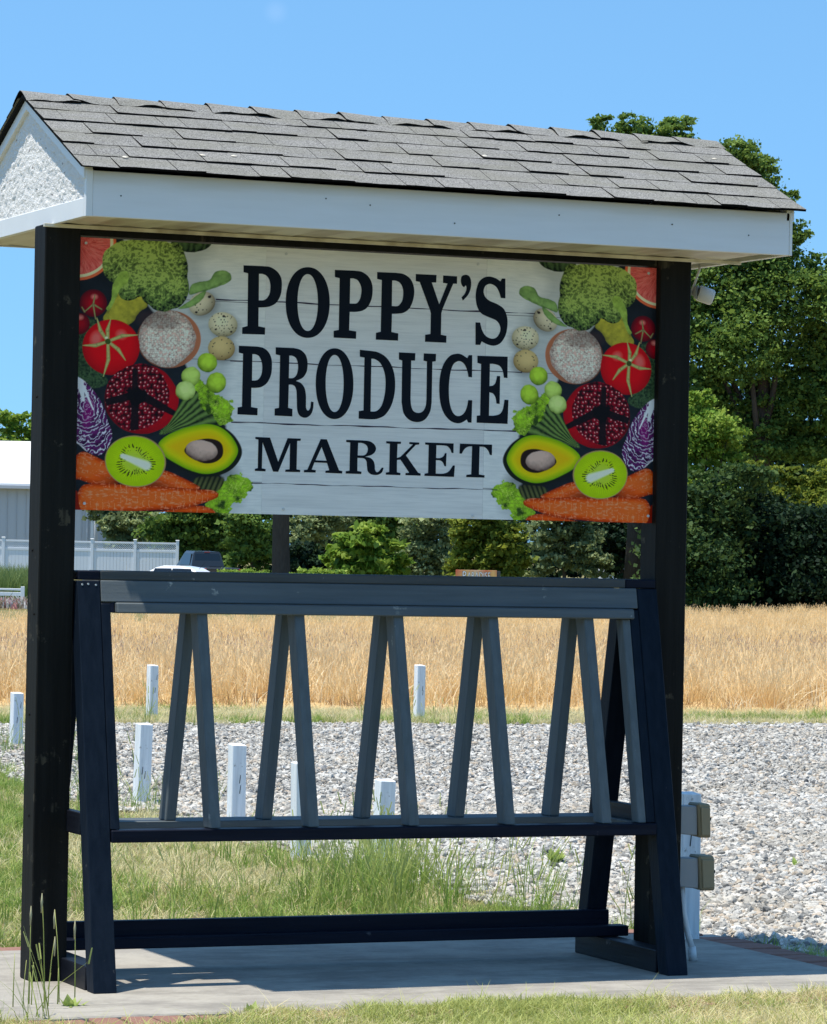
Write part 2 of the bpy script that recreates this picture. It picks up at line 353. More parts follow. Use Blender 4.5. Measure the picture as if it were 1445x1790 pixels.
for (sx_, ss_) in ((.37, .20), (.50, .215), (.04, .115), (2.72, .60), (1.62, .43)):
    V = [roof_pt(sx_+.012*math.cos(t_)*(1+.3*math.sin(3*t_)), ss_+.008*math.sin(t_), .0125, 0) for t_ in np.linspace(0, 6.283, 9)[:-1]]+[roof_pt(sx_, ss_, .016, 0)]
    mobj('lichen_spot', mesh_from('lichen_spot', V, [(q_, (q_+1) % 8, 8) for q_ in range(8)]), M['soffit'], sh)
# ridge caps
cw = .186; x = -.160; i = 0
while x < 2.80:
    x1 = min(x+cw+.03, 2.86 if x > 2.5 else 9)
    lift0, lift1 = .012+rng.uniform(-.002, .005), .004
    V, F = [], []; nA = 8; nl = 6
    hw = .100+rng.normal()*.005
    for li in range(nl+1):
        t = li/nl; xx = x+(x1-x)*t; lf = lift0*(1-t)+lift1*t
        for a in range(nA+1):
            u = -1+2*a/nA; yy = RY+hw*u*dy*(1.0); au = abs(u)
            drop = math.sqrt(au*au+.02)*hw*dz-.004
            warp = .006*math.sin(xx*17+1.3)*au*au+.004*math.sin(xx*41)*au**2
            zz = RZ-drop+lf*(1-.45*au*au)+warp
            V.append((xx, yy, zz+.004)); V.append((xx, yy, zz-.001))
    na = (nA+1)*2
    for li in range(nl):
        for a in range(nA):
            p = li*na+a*2; F.append((p, p+na, p+na+2, p+2)); F.append((p+1, p+3, p+na+3, p+na+1))
        F.append((li*na, li*na+1, (li+1)*na+1, (li+1)*na)); e = li*na+nA*2; F.append((e, e+na, e+na+1, e+1))
    for a in range(nA):
        p = a*2; F.append((p, p+2, p+3, p+1)); p = nl*na+a*2; F.append((p, p+1, p+3, p+2))
    me_ = mesh_from('ridge_cap', V, F); me_.polygons.foreach_set('use_smooth', [False]*len(me_.polygons))
    me_.materials.append(M['cap_shingle']); me_.materials.append(M['edge']); me_.polygons.foreach_set('material_index', [0 if (q_ < nl*(nA*2+2) and (q_ % (nA*2+2)) < nA*2 and (q_ % (nA*2+2)) % 2 == 0) else 1 for q_ in range(len(me_.polygons))])
    mobj('ridge_cap', me_, None, sh); x += cw*(1+rng.normal()*.02)

# ------------------------------------------------------------------ market sign
SW, SZ0, SZ1 = 2.44, 1.7768, 2.8102
sg = thing('market_sign', 'wide white plank print sign with vegetables lettered POPPY\'S PRODUCE MARKET', 'sign', (1.22, 0, SZ0)); sg.location = (0, 0, 0)
def white_print():
    k = N('white_plank_print', .45, .14); v = k.map((1.2, 1, 26))
    n = k.noise(v, 3.2, 6, .65); n2 = k.noise(k.map((.8, 1, 9)), 2, 4)
    c = k.mix(k.ramp(n, [(.30, 0.0), (.55, 1.0)]), (.69, .68, .655), (.86, .845, .81))
    c = k.mix(k.math('MULTIPLY', k.ramp(n2, [(.35, 1.0), (.6, 0.0)]), .45), c, (.68, .675, .655))
    k.color(c); return k.m
M['print_white'] = white_print()
ZW = .752
box('sign_board', .004, SW-.004, .004, .012, SZ0, SZ1, M['dark'], sg, 0)
box('printed_face', ZW+.0004, SW-ZW-.0004, 0, .0038, SZ0, SZ1, M['print_white'], sg, 0)
k = N('black_print_ink', .5, .12); k.color((.0035, .0065, .013)); M['ink'] = k.m
k = N('plank_line_ink', .5, .3); k.color((.035, .02, .045)); M['line'] = k.m
# thin printed joint lines between the planks
def strip(pts, name):
    V, F = [], []
    for i, (px, py, h) in enumerate(pts):
        for s_ in (-1, 1): p = on_y(px, py+s_*h/2, 0); V.append((p[0], -.0006, p[2]))
    for i in range(len(pts)-1): F.append((2*i, 2*i+2, 2*i+3, 2*i+1))
    return mobj(name, mesh_from(name, V, F), M['line'], sg)
for (xa, ya, xb, yb, th) in ((377, 523, 935, 549, 2.2), (402, 630.6, 912, 651.5, 1.7), (404, 738.3, 902, 753.8, 2.2), (439, 844.3, 869, 856.6, 1.5)):
    n = 60; pts = []
    for i in range(n+1):
        t = i/n; pts.append((xa+(xb-xa)*t, ya+(yb-ya)*t+.5*math.sin(t*17+ya)+.35*math.sin(t*43), th*(.75+.35*math.sin(t*23+ya)+.2*math.sin(t*71))))
    strip(pts, 'printed_line')
def curve_pts(P, sub=7):
    """(x,y) corner, (x,y,1) smooth"""
    n = len(P); out = []
    for i in range(n):
        a, b = P[i], P[(i+1) % n]; A, B = np.array(a[:2], float), np.array(b[:2], float); out.append(tuple(A))
        if len(a) == 2 and len(b) == 2: continue
        if len(a) == 3 or len(b) == 3:
            Pm = np.array(P[i-1][:2], float); Pn = np.array(P[(i+2) % n][:2], float)
            ta = (B-Pm)*.5 if len(a) == 3 else (B-A); tb = (Pn-A)*.5 if len(b) == 3 else (B-A)
            L = np.linalg.norm(B-A)
            for t_ in (0, 1):
                T = ta if t_ == 0 else tb; l_ = np.linalg.norm(T)
                if l_ > 1.35*L: T *= 1.35*L/l_
            for s_ in range(1, sub):
                t = s_/sub; h = [2*t**3-3*t*t+1, t**3-2*t*t+t, -2*t**3+3*t*t, t**3-t*t]
                out.append(tuple(h[0]*A+h[1]*ta+h[2]*B+h[3]*tb))
    return out
def letter(ch, zoom, loops):
    ox, oy, sc = zoom; polys = []
    for L in loops:
        pts = curve_pts(L); pl = []
        for (u, v) in pts: p = on_y(ox+u/sc, oy+v/sc, 0); pl.append(Vector((p[0], p[2], 0)))
        polys.append(pl)
    V = [(p.x, -.0011, p.y) for pl in polys for p in pl]
    F = [tuple(t) for t in tessellate_polygon(polys)]
    fs = []
    for t in F:
        a, b, c = (Vector(V[i]) for i in t)
        fs.append(t if (b-a).cross(c-a).y < 0 else (t[0], t[2], t[1]))
    mobj('letter', mesh_from('letter', V, fs), M['ink'], sg)
def el(cx, cy, rx, ry, n=10, sq=.0):
    out = []
    for i in range(n*2):
        t = 2*math.pi*i/(n*2); c, s = math.cos(t), math.sin(t); e = 1-sq
        out.append((cx+rx*math.copysign(abs(c)**e, c), cy+ry*math.copysign(abs(s)**e, s), 1))
    return out
ZA, ZB, ZC, ZD, ZE_, ZF_ = (415, 455, 5.78), (645, 465, 5.78), (405, 595, 5.78), (645, 605, 5.78), (440, 755, 6.568), (650, 760, 6.568)
letter('P', ZA, [[(60, 52), (255, 60), (330, 70, 1), (400, 115, 1), (440, 180, 1), (447, 260, 1), (435, 350, 1), (395, 425, 1), (340, 462, 1), (280, 475, 1), (212, 478), (210, 668), (278, 682), (276, 752), (46, 745), (47, 680), (100, 665), (106, 132), (60, 122)],
                 [(216, 138), (255, 140, 1), (295, 160, 1), (322, 205, 1), (332, 270, 1), (322, 340, 1), (295, 385, 1), (260, 405, 1), (214, 406)]])
letter('O', ZA, [el(708, 428, 222, 357, 12, .06), el(708, 428, 103, 287, 12, .06)])
letter('P', ZA, [[(982, 98), (1180, 106), (1255, 118, 1), (1320, 165, 1), (1355, 230, 1), (1364, 305, 1), (1352, 395, 1), (1315, 470, 1), (1265, 508, 1), (1200, 522, 1), (1132, 522), (1126, 708), (1198, 720), (1196, 794), (970, 782), (970, 714), (1022, 704), (1031, 182), (982, 170)],
                 [(1138, 184), (1175, 186, 1), (1214, 205, 1), (1242, 255, 1), (1251, 310, 1), (1240, 380, 1), (1220, 420, 1), (1195, 438, 1), (1133, 438)]])
letter('P', ZB, [[(80, 62), (270, 70), (345, 82, 1), (410, 125, 1), (445, 190, 1), (455, 270, 1), (440, 355, 1), (405, 430, 1), (350, 472, 1), (290, 482, 1), (230, 484), (224, 668), (293, 682), (291, 755), (66, 745), (68, 676), (116, 665), (127, 144), (80, 132)],
                 [(232, 148), (268, 150, 1), (308, 170, 1), (335, 215, 1), (344, 275, 1), (335, 345, 1), (312, 385, 1), (285, 406, 1), (228, 406)]])
letter('Y', ZB, [[(470, 82), (680, 92), (677, 168), (632, 168), (707, 388), (790, 178), (745, 172), (747, 97), (888, 106), (886, 180), (848, 180), (742, 432, 1), (728, 480), (724, 696), (780, 706), (778, 776), (563, 766), (565, 695), (618, 688), (622, 478), (608, 430, 1), (510, 162), (470, 154)]])
letter('’', ZB, [[(925, 150, 1), (935, 105, 1), (975, 90, 1), (1010, 105, 1), (1028, 150, 1), (1026, 220, 1), (1000, 290, 1), (945, 352), (932, 318), (965, 280, 1), (982, 230, 1), (975, 198, 1), (957, 217), (935, 195, 1)]])
letter('S', ZB, [[(1375, 128), (1375, 328), (1330, 324), (1310, 262, 1), (1280, 210, 1), (1225, 182, 1), (1175, 200, 1), (1155, 255, 1), (1170, 310, 1), (1215, 352, 1), (1290, 385, 1), (1355, 430, 1), (1388, 500, 1), (1397, 580, 1), (1380, 690, 1), (1330, 775, 1), (1265, 805, 1), (1200, 795, 1), (1135, 763), (1120, 798), (1073, 797), (1073, 570), (1120, 572), (1140, 650, 1), (1180, 710, 1), (1240, 735, 1), (1290, 718, 1), (1322, 660, 1), (1318, 600, 1), (1280, 550, 1), (1200, 515, 1), (1130, 478, 1), (1090, 410, 1), (1075, 320, 1), (1082, 240, 1), (1110, 160, 1), (1160, 118, 1), (1215, 108, 1), (1275, 124, 1), (1325, 156), (1340, 128)]])
letter('P', ZC, [[(70, 55), (255, 63), (320, 78, 1), (370, 120, 1), (398, 180, 1), (405, 255, 1), (395, 350, 1), (355, 430, 1), (300, 470, 1), (245, 480, 1), (197, 480), (194, 674), (260, 686), (258, 757), (56, 748), (58, 678), (102, 670), (113, 135), (70, 125)],
                 [(207, 140), (240, 142, 1), (275, 162, 1), (300, 215, 1), (307, 275, 1), (298, 345, 1), (270, 392, 1), (240, 405, 1), (203, 406)]])
letter('R', ZC, [[(443, 70), (625, 78), (690, 95, 1), (740, 140, 1), (762, 200, 1), (764, 265, 1), (752, 325, 1), (715, 378, 1), (648, 410), (700, 435, 1), (735, 485, 1), (748, 560, 1), (748, 670, 1), (758, 703, 1), (775, 708, 1), (792, 680, 1), (800, 618), (825, 624), (820, 690, 1), (800, 745, 1), (760, 778, 1), (720, 780, 1), (680, 755, 1), (660, 700, 1), (656, 600, 1), (652, 510, 1), (635, 465, 1), (605, 448, 1), (575, 448), (568, 682), (612, 694), (610, 769), (431, 760), (433, 690), (476, 682), (487, 152), (443, 142)],
                 [(580, 155), (612, 157, 1), (648, 180, 1), (666, 230, 1), (668, 285, 1), (655, 345, 1), (630, 375, 1), (605, 383, 1), (575, 382)]])
letter('O', ZC, [el(1037, 438, 190, 357, 12, .06), el(1038, 436, 91, 288, 12, .06)])
letter('D', ZD, [[(-95, 38), (20, 50), (85, 62, 1), (160, 105, 1), (215, 175, 1), (250, 270, 1), (262, 380, 1), (252, 500, 1), (218, 610, 1), (160, 695, 1), (90, 732, 1), (20, 740, 1), (-107, 733), (-105, 657), (-58, 650), (-48, 117), (-95, 108)],
                 [(22, 128), (55, 132, 1), (105, 165, 1), (140, 225, 1), (160, 300, 1), (165, 390, 1), (156, 490, 1), (130, 590, 1), (95, 640, 1), (60, 660, 1), (13, 661)]])
letter('U', ZD, [[(300, 64), (466, 72), (463, 147), (424, 147), (417, 540), (425, 610, 1), (450, 660, 1), (500, 676, 1), (545, 655, 1), (570, 605, 1), (578, 540), (583, 156), (548, 148), (551, 74), (675, 80), (672, 154), (638, 158), (630, 570), (615, 660, 1), (570, 735, 1), (510, 766, 1), (440, 762, 1), (385, 730, 1), (345, 670, 1), (327, 570), (333, 146), (300, 136)]])
letter('C', ZD, [[(1040, 92), (1038, 316), (1002, 312), (990, 250, 1), (965, 190, 1), (930, 158, 1), (895, 154, 1), (850, 185, 1), (820, 270, 1), (805, 400, 1), (808, 540, 1), (830, 640, 1), (865, 695, 1), (910, 707, 1), (955, 680, 1), (985, 620, 1), (1000, 546), (1040, 548), (1033, 774), (998, 772), (985, 742), (940, 770, 1), (890, 780, 1), (820, 755, 1), (755, 680, 1), (718, 570, 1), (707, 430, 1), (718, 290, 1), (755, 175, 1), (815, 100, 1), (880, 78, 1), (930, 85, 1), (990, 122), (1006, 92)]])
letter('E', ZD, [[(1093, 98), (1398, 108), (1396, 324), (1360, 320), (1348, 250, 1), (1315, 200, 1), (1260, 182, 1), (1219, 180), (1215, 405), (1250, 398, 1), (1275, 370, 1), (1292, 302), (1322, 304), (1317, 584), (1286, 582), (1275, 520, 1), (1250, 480, 1), (1214, 468), (1209, 703), (1260, 703, 1), (1320, 685, 1), (1350, 635, 1), (1366, 542), (1406, 544), (1397, 787), (1084, 774), (1086, 704), (1120, 700), (1130, 182), (1093, 170)]])
letter('M', ZE_, [[(40, 58), (208, 66), (302, 345), (410, 72), (562, 78), (558, 102), (520, 104), (512, 430), (555, 438), (553, 462), (382, 458), (384, 434), (432, 430), (438, 128), (302, 458), (243, 456), (122, 118), (114, 418), (158, 428), (156, 453), (33, 448), (34, 424), (68, 416), (74, 88), (40, 82)]])
letter('A', ZE_, [[(790, 82), (860, 86), (1000, 442), (1038, 450), (1036, 478), (843, 470), (845, 446), (888, 440), (862, 356), (718, 350), (686, 432), (733, 440), (731, 467), (596, 464), (598, 438), (636, 434)], [(800, 172), (730, 326), (858, 332)]])
letter('R', ZE_, [[(1082, 92), (1270, 98), (1350, 108, 1), (1400, 140, 1), (1424, 185, 1), (1412, 230, 1), (1370, 265, 1), (1300, 285), (1360, 300, 1), (1395, 335, 1), (1410, 385, 1), (1412, 430, 1), (1430, 462, 1), (1455, 455, 1), (1480, 425, 1), (1492, 410), (1512, 413), (1495, 460, 1), (1465, 485, 1), (1420, 495, 1), (1365, 485, 1), (1330, 450, 1), (1320, 390, 1), (1315, 340, 1), (1285, 305, 1), (1212, 298), (1210, 448), (1258, 458), (1255, 484), (1075, 478), (1078, 452), (1120, 446), (1128, 122), (1082, 116)],
                  [(1220, 126), (1265, 128, 1), (1310, 150, 1), (1330, 190, 1), (1322, 235, 1), (1290, 268, 1), (1214, 270)]])
letter('K', ZF_, [[(162, 74), (332, 80), (330, 104), (292, 106), (286, 266), (325, 254), (468, 112), (425, 106), (428, 84), (542, 90), (540, 112), (502, 116), (388, 236), (528, 436), (558, 446), (556, 470), (382, 464), (384, 440), (426, 436), (326, 286), (286, 290), (284, 430), (326, 440), (324, 464), (156, 458), (158, 434), (196, 428), (204, 104), (162, 98)]])
letter('E', ZF_, [[(608, 88), (936, 100), (934, 210), (912, 208), (895, 165, 1), (860, 130, 1), (800, 122, 1), (738, 120), (735, 268), (775, 268, 1), (815, 250, 1), (838, 210), (855, 212), (848, 362), (830, 360), (812, 318, 1), (780, 295, 1), (733, 292), (731, 446), (820, 446, 1), (880, 420, 1), (928, 352), (950, 354), (940, 484), (600, 472), (602, 446), (642, 440), (650, 118), (608, 112)]])
letter('T', ZF_, [[(1008, 102), (1377, 114), (1375, 234), (1352, 232), (1330, 180, 1), (1290, 142, 1), (1234, 136), (1226, 456), (1291, 466), (1289, 492), (1080, 486), (1082, 460), (1138, 454), (1148, 132), (1100, 138, 1), (1060, 165, 1), (1028, 218), (1003, 216)]])
# screws holding the sign
k = N('white_screw_head', .4, .5); k.color((.62, .62, .60)); M['screw'] = k.m
for (px, py) in ((500, 444), (835, 462), (495, 890), (826, 902), (147, 880), (1132, 902), (1133, 478), (150, 425)):
    p = on_y(px, py, 0); tube('screw', [(p[0], -.004, p[2]), (p[0], .001, p[2])], .0055, M['screw'], sg, 12)

# the printed vegetables: painted point by point into a fine sheet of the print
def vnoise(x, y, seed=0):
    xi = np.floor(x).astype(np.int64); yi = np.floor(y).astype(np.int64); fx = x-xi; fy = y-yi
    fx = fx*fx*(3-2*fx); fy = fy*fy*(3-2*fy)
    def h(a, b):
        n_ = (a*374761393+b*668265263+seed*974711) & 0x7fffffff; n_ = ((n_ ^ (n_ >> 13))*1274126177) & 0x7fffffff
        return ((n_ ^ (n_ >> 16)) & 0xffff)/65535.0
    return (h(xi, yi)*(1-fx)+h(xi+1, yi)*fx)*(1-fy)+(h(xi, yi+1)*(1-fx)+h(xi+1, yi+1)*fx)*fy
def fbm(x, y, sc, o=3, seed=0):
    s_ = 0; a = 1; t = 0
    for i in range(o): s_ = s_+a*vnoise(x/sc, y/sc, seed+i*7); t += a; a *= .55; sc *= .5
    return s_/t
def worley(x, y, sc, seed=0):
    gx, gy = x/sc, y/sc; xi, yi = np.floor(gx).astype(np.int64), np.floor(gy).astype(np.int64)
    d1 = np.full(x.shape, 9.); d2 = np.full(x.shape, 9.); idv = np.zeros(x.shape); ox = np.zeros(x.shape); oy = np.zeros(x.shape)
    def h(a, b, s_):
        n_ = (a*374761393+b*668265263+s_*974711) & 0x7fffffff; n_ = ((n_ ^ (n_ >> 13))*1274126177) & 0x7fffffff
        return ((n_ ^ (n_ >> 16)) & 0xffff)/65535.0
    for i in (-1, 0, 1):
        for j in (-1, 0, 1):
            cx, cy = xi+i, yi+j; qx = cx+.15+.7*h(cx, cy, seed); qy = cy+.15+.7*h(cx, cy, seed+5); d = np.hypot(gx-qx, gy-qy)
            m = d < d1; d2 = np.where(m, d1, np.minimum(d2, d)); idv = np.where(m, h(cx, cy, seed+9), idv); ox = np.where(m, gx-qx, ox); oy = np.where(m, gy-qy, oy); d1 = np.where(m, d, d1)
    return d1, d2, idv, ox, oy
def paint(X, Y):
    C = np.zeros(X.shape+(3,))
    def l3(c): return np.array(lin(c))
    def put(mask, col):
        nonlocal C
        m = np.clip(mask, 0, 1)[..., None]; C = C*(1-m)+(col if hasattr(col, 'shape') and col.ndim == 3 else np.asarray(col))*m
    def g2(f, a, b):
        f = np.clip(f, 0, 1)[..., None]; return l3(a)*(1-f)+l3(b)*f
    def ell(cx, cy, rx, ry, rot=0, wob=0, seed=1, soft=.8):
        c, s = math.cos(rot), math.sin(rot); u = ((X-cx)*c+(Y-cy)*s)/rx; v = (-(X-cx)*s+(Y-cy)*c)/ry; r = np.hypot(u, v)
        if wob: r = r+wob*(fbm(X, Y, min(rx, ry)*.5, 2, seed)-.5)
        return np.clip((1-r)*min(rx, ry)/soft+.5, 0, 1), u, v, r
    def poly(P, soft=.8, wob=0, seed=3):
        P = np.array(curve_pts([(p[0], p[1], 1) for p in P], 5)); xs_, ys_ = X, Y
        if wob: xs_ = X+wob*(fbm(X, Y, 7, 2, seed)-.5)*2; ys_ = Y+wob*(fbm(X, Y, 7, 2, seed+11)-.5)*2
        ins = np.zeros(X.shape, bool); dmin = np.full(X.shape, 1e9); n = len(P)
        for i in range(n):
            x0, y0 = P[i]; x1, y1 = P[(i+1) % n]
            cnd = (y0 > ys_) != (y1 > ys_)
            with np.errstate(divide='ignore', invalid='ignore'): xi_ = (x1-x0)*(ys_-y0)/(y1-y0+1e-12)+x0
            ins ^= cnd & (xs_ < xi_)
            dx, dy_ = x1-x0, y1-y0; t = np.clip(((xs_-x0)*dx+(ys_-y0)*dy_)/(dx*dx+dy_*dy_+1e-9), 0, 1); dmin = np.minimum(dmin, np.hypot(xs_-x0-t*dx, ys_-y0-t*dy_))
        sdv = np.where(ins, dmin, -dmin); return np.clip(sdv/soft+.5, 0, 1), sdv
    def z4(L): return [(120+u/4.379, 400+v/4.377) for u, v in L]
    def z5(L): return [(120+u/4.379, 640+v/4.379) for u, v in L]
    def seg(x0, y0, x1, y1, w0, w1):
        dx, dy_ = x1-x0, y1-y0; t = np.clip(((X-x0)*dx+(Y-y0)*dy_)/(dx*dx+dy_*dy_+1e-9), 0, 1); d = np.hypot(X-x0-t*dx, Y-y0-t*dy_); w = w0+(w1-w0)*t
        return np.clip((w-d)/.7+.5, 0, 1), t, (w-d)/np.maximum(w, .1)
    f1, f2, f3 = fbm(X, Y, 22, 4, 1), fbm(X, Y, 7, 3, 2), fbm(X, Y, 2.6, 2, 3)
    # plank background
    grain = fbm(X*.12, Y, 2.4, 3, 4); C[:] = g2(grain*.9+.05, (168, 169, 166), (191, 190, 185))
    for ya, yb in ((519, .0466), (622, .0406), (730, .031), (835, .028)):
        d = np.abs(Y-(ya+yb*(X-290)+3.6)); put(np.clip(1.1-d, 0, 1)*.9, l3((38, 30, 42)))
    # soft printed shade around the heap
    m, _ = poly([(133, 405), (370, 410), (372, 440), (350, 470), (390, 520), (405, 570), (400, 640), (395, 720), (405, 790), (405, 900), (133, 900)], 22); put(m*.42, l3((110, 118, 118)))
    m, _ = poly([(120, 400), (205, 400), (225, 470), (250, 520), (300, 590), (330, 650), (345, 700), (395, 745), (372, 800), (395, 850), (378, 872), (384, 905), (120, 905)], 4); put(m, g2(f1, (10, 13, 18), (26, 32, 38)))
    # cucumber
    m, u, v, r = ell(335, 424, 36, 17, -.05, .08); put(m, g2(.55*f2+.5*(np.sin(X*.5+f1*9)*.3+.2)-.5*v, (14, 26, 14), (86, 112, 66)))
    # grapefruit
    m, u, v, r = ell(137, 424, 66, 66); put(m, g2(f2*.5+.3, (176, 72, 52), (206, 104, 70)))
    m, u, v, r = ell(137, 424, 61, 61); put(m, l3((214, 186, 150)))
    m, u, v, r = ell(137, 424, 56, 56); ang = np.arctan2(Y-424, X-137); fib = fbm(ang*40, r*6, 1.0, 3, 5)
    put(m, g2(fib*1.3-.2+.2*r, (150, 34, 36), (214, 112, 104)))
    # dark leaf low left
    m, _ = poly(z4([(60, 700), (170, 690), (230, 760), (180, 900), (200, 1040), (300, 1180), (60, 1180)]), 3, 2); put(m, g2(f3*1.2-.2, (18, 32, 20), (66, 88, 56)))
    # small tomatoes
    for (cx, cy, rr) in ((163, 530, 24), (138, 566, 19)):
        m, u, v, r = ell(cx, cy, rr, rr); put(m, g2(1.15-r*1.1+.12*f2, (44, 6, 16), (146, 24, 32))); hm, *_ = ell(cx+2, cy-11, 4.5, 3.5, 0, 0, 1, 5); put(hm*.75, l3((220, 130, 120)))
    for a in ((163, 532, 148, 545), (163, 532, 178, 541), (163, 532, 166, 516), (163, 533, 167, 558), (148, 545, 143, 537)):
        m, t, d = seg(*a, 1.8, 1); put(m, g2(d, (70, 62, 44), (142, 134, 84)))
    # broccoli stalk
    m, sdv = poly(z4([(265, 700), (310, 600), (350, 520), (420, 470), (560, 470), (610, 575), (540, 640), (480, 720), (380, 760)]), 1, 1)
    put(m, g2(f2*.7+.35*fbm(X*.5+Y*.5, X-Y, 12, 3, 9)-.15+np.clip(sdv/14, 0, .4), (62, 64, 26), (160, 150, 56)))
    # bowl of oats
    m, u, v, r = ell(295, 593, 56, 50.5); put(m, g2(u*.5+.3+.2*f2, (92, 52, 38), (166, 106, 78)))
    m, u, v, r = ell(296.5, 593, 53.5, 48.5); put(m*.6, g2(u*.5+.4, (110, 64, 46), (150, 92, 66)))
    d1, d2, idv, ox, oy = worley(X+f3*2, Y, 3.7, 3)
    m, u, v, r = ell(291, 592, 50, 49, 0, .12, 8); col = g2(1.25-d1*1.1+(idv-.5)*.7, (104, 64, 54), (206, 192, 176)); put(m, col)
    put(m*(idv > .8)*.5, l3((168, 110, 96))); put(m*np.clip((r-.75)*2, 0, .5), l3((60, 36, 32)))
    m, *_ = ell(276, 560, 38, 16, .1, .2, 5, 10); put(m*.55, l3((52, 34, 34)))
    # broccoli head
    parts_ = [(250, 452, 70, 34), (287, 500, 43, 44), (212, 462, 32, 36), (304, 470, 24, 46), (240, 486, 40, 34), (225, 508, 20, 18), (262, 438, 46, 20)]
    mm = np.zeros(X.shape); hh = np.zeros(X.shape)
    for i, (cx, cy, rx, ry) in enumerate(parts_):
        m, u, v, r = ell(cx, cy, rx, ry, 0, .16, 20+i); mm = np.maximum(mm, m); hh = np.maximum(hh, np.sqrt(np.clip(1-r*r, 0, 1))-.25*v-.1*u)
    w1, w2, wi, wx, wy = worley(X+4*(f2-.5), Y+4*(f2-.5), 4.6, 7)
    cr = np.abs(fbm(X, Y, 5.5, 3, 31)-.5)*4
    cr2 = 1.05-np.abs(2*fbm(X+5*(f2-.5), Y+5*(f1-.5), 6.5, 4, 31)-1)*2.4; val = -.10+1.12*(.22*(1-w1)+.46*np.clip(cr2, 0, 1)+.5*(hh-.5)+.5*(f1-.5)+.45*(f3-.5)+.12)
    put(mm, g2(val, (9, 19, 8), (118, 138, 68)))
    put(mm*np.clip((Y-470)/60, 0, 1)*.3, g2(val, (16, 38, 20), (92, 132, 68)))
    put(mm*(val > .74)*.35, l3((172, 184, 98)))
    put(mm*np.clip((.34-val)*5, 0, 1)*.6, l3((12, 22, 12)))
    # light leaf left of the head
    m, sdv = poly(z4([(290, 610), (325, 540), (340, 430), (390, 340), (450, 330), (455, 400), (390, 470), (350, 560), (310, 625)]), 1, 1.2); put(m, g2(f2+.15, (66, 90, 34), (142, 164, 74)))
    # eggs / small potatoes
    for i, (cx, cy, rx, ry, ro, ca, cb) in enumerate(((353, 531, 24, 20, -.5, (84, 72, 52), (186, 174, 146)), (389.5, 567.5, 25.5, 21.5, .15, (104, 92, 62), (196, 184, 152)), (387, 609, 23.5, 21, .1, (98, 76, 44), (184, 160, 110)))):
        m, *_ = ell(cx+4, cy+4, rx*1.08, ry*1.08, ro, 0, 1, 9); put(m*.45, l3((70, 70, 66)))
        m, u, v, r = ell(cx, cy, rx, ry, ro); put(m, g2(1.0-.62*r*r-.32*v-.15*u+.12*(f2-.5), ca, cb))
        d1, d2, idv, ox, oy = worley(X, Y, 5.2, 40+i); put(m*np.clip((.30-.22*(1-idv)-d1)*8, 0, 1)*(idv > (.45 if i == 1 else .72)), l3((40, 32, 28)))
    for (cx, cy, rr) in ((366, 519, 3), (343, 546, 2.4), (391, 553, 2.6), (404, 580, 2.2), (377, 576, 2)):
        m, *_ = ell(cx, cy, rr, rr*.8); put(m, l3((34, 28, 26)))
    # leaves right of the head
    for L in ([(925, 505), (935, 435), (1000, 405), (1075, 395), (1120, 335), (1190, 318), (1240, 345), (1238, 395), (1180, 430), (1080, 465), (1000, 485)], [(838, 612), (900, 570), (960, 525), (1045, 470), (1030, 530), (960, 590), (890, 612)]):
        m, sdv = poly(z4(L), 1, .8); put(m, g2(f2*.8+.12+np.clip(sdv/12, 0, .3)-.3*np.exp(-((Y-(515-(X-340)*.42))**2)/3.0), (34, 58, 28), (120, 148, 84)))
    # tomato with calyx
    m, u, v, r = ell(194, 607, 50, 48.5); put(m, g2(1.12-.55*r**3+.1*(f1-.5)-.25*v*.6, (78, 6, 12), (184, 30, 34)))
    for (cx, cy, rx, ry) in ((168, 592, 9, 12), (212, 585, 8, 7)):
        hm, *_ = ell(cx, cy, rx, ry, .3, 0, 1, 9); put(hm*.5, l3((224, 122, 112)))
    cx, cy = 188.5, 597
    for (ex, ey) in ((215, 682), (322, 690), (530, 812), (435, 1006), (265, 1130), (108, 892)):
        x1, y1 = 120+ex/4.379, 400+ey/4.377; mx, my = (cx+x1)/2+(y1-cy)*.08, (cy+y1)/2-(x1-cx)*.08
        for a in ((cx, cy, mx, my, 2.6, 3.3), (mx, my, x1, y1, 3.3, .7)):
            m, t, d = seg(*a); put(m, g2(.35+.6*d+.2*(f3-.5), (74, 76, 36), (168, 160, 100)))
    m, *_ = ell(188.5, 597, 5, 5); put(m, l3((52, 66, 26))); m, *_ = ell(186, 590.5, 2.3, 2); put(m, l3((206, 196, 160)))
    # pomegranate
    m, u, v, r = ell(247, 698, 64.5, 60.5, .15, .05); put(m, g2(1.1-r*.75+.3*u+.2*(f2-.5), (58, 8, 16), (168, 28, 34)))
    m, u, v, r = ell(240, 694, 56, 58, .15, .12, 9); a1, a2, ai, ax, ay = worley(X, Y, 7.8, 13)
    ar = g2(1.05-a1*1.5+(ai-.5)*.5, (26, 2, 8), (136, 22, 36)); put(m, ar); put(m*np.clip((.20-np.hypot(ax+.12, ay+.14))*9, 0, 1)*.85, l3((206, 150, 146)))
    gap = np.clip((a2-a1), 0, 1); put(m*np.clip((.17-gap)*7, 0, 1)*.8, l3((22, 4, 8)))
    m2, t, d = seg(236, 648, 235, 757, 5, 7); put(m2*m, g2(f3, (4, 4, 8), (30, 12, 18)))
    m2, t, d = seg(183, 704, 245, 688, 6, 7); put(m2*m, g2(f3, (4, 4, 8), (26, 10, 16)))
    m2, t, d = seg(245, 690, 303, 722, 8, 5); put(m2, g2(f3, (4, 4, 8), (26, 10, 16)))
    m2, *_ = ell(238, 692, 20, 15, .3, .9, 3, 2); put(m2, l3((6, 4, 8)))
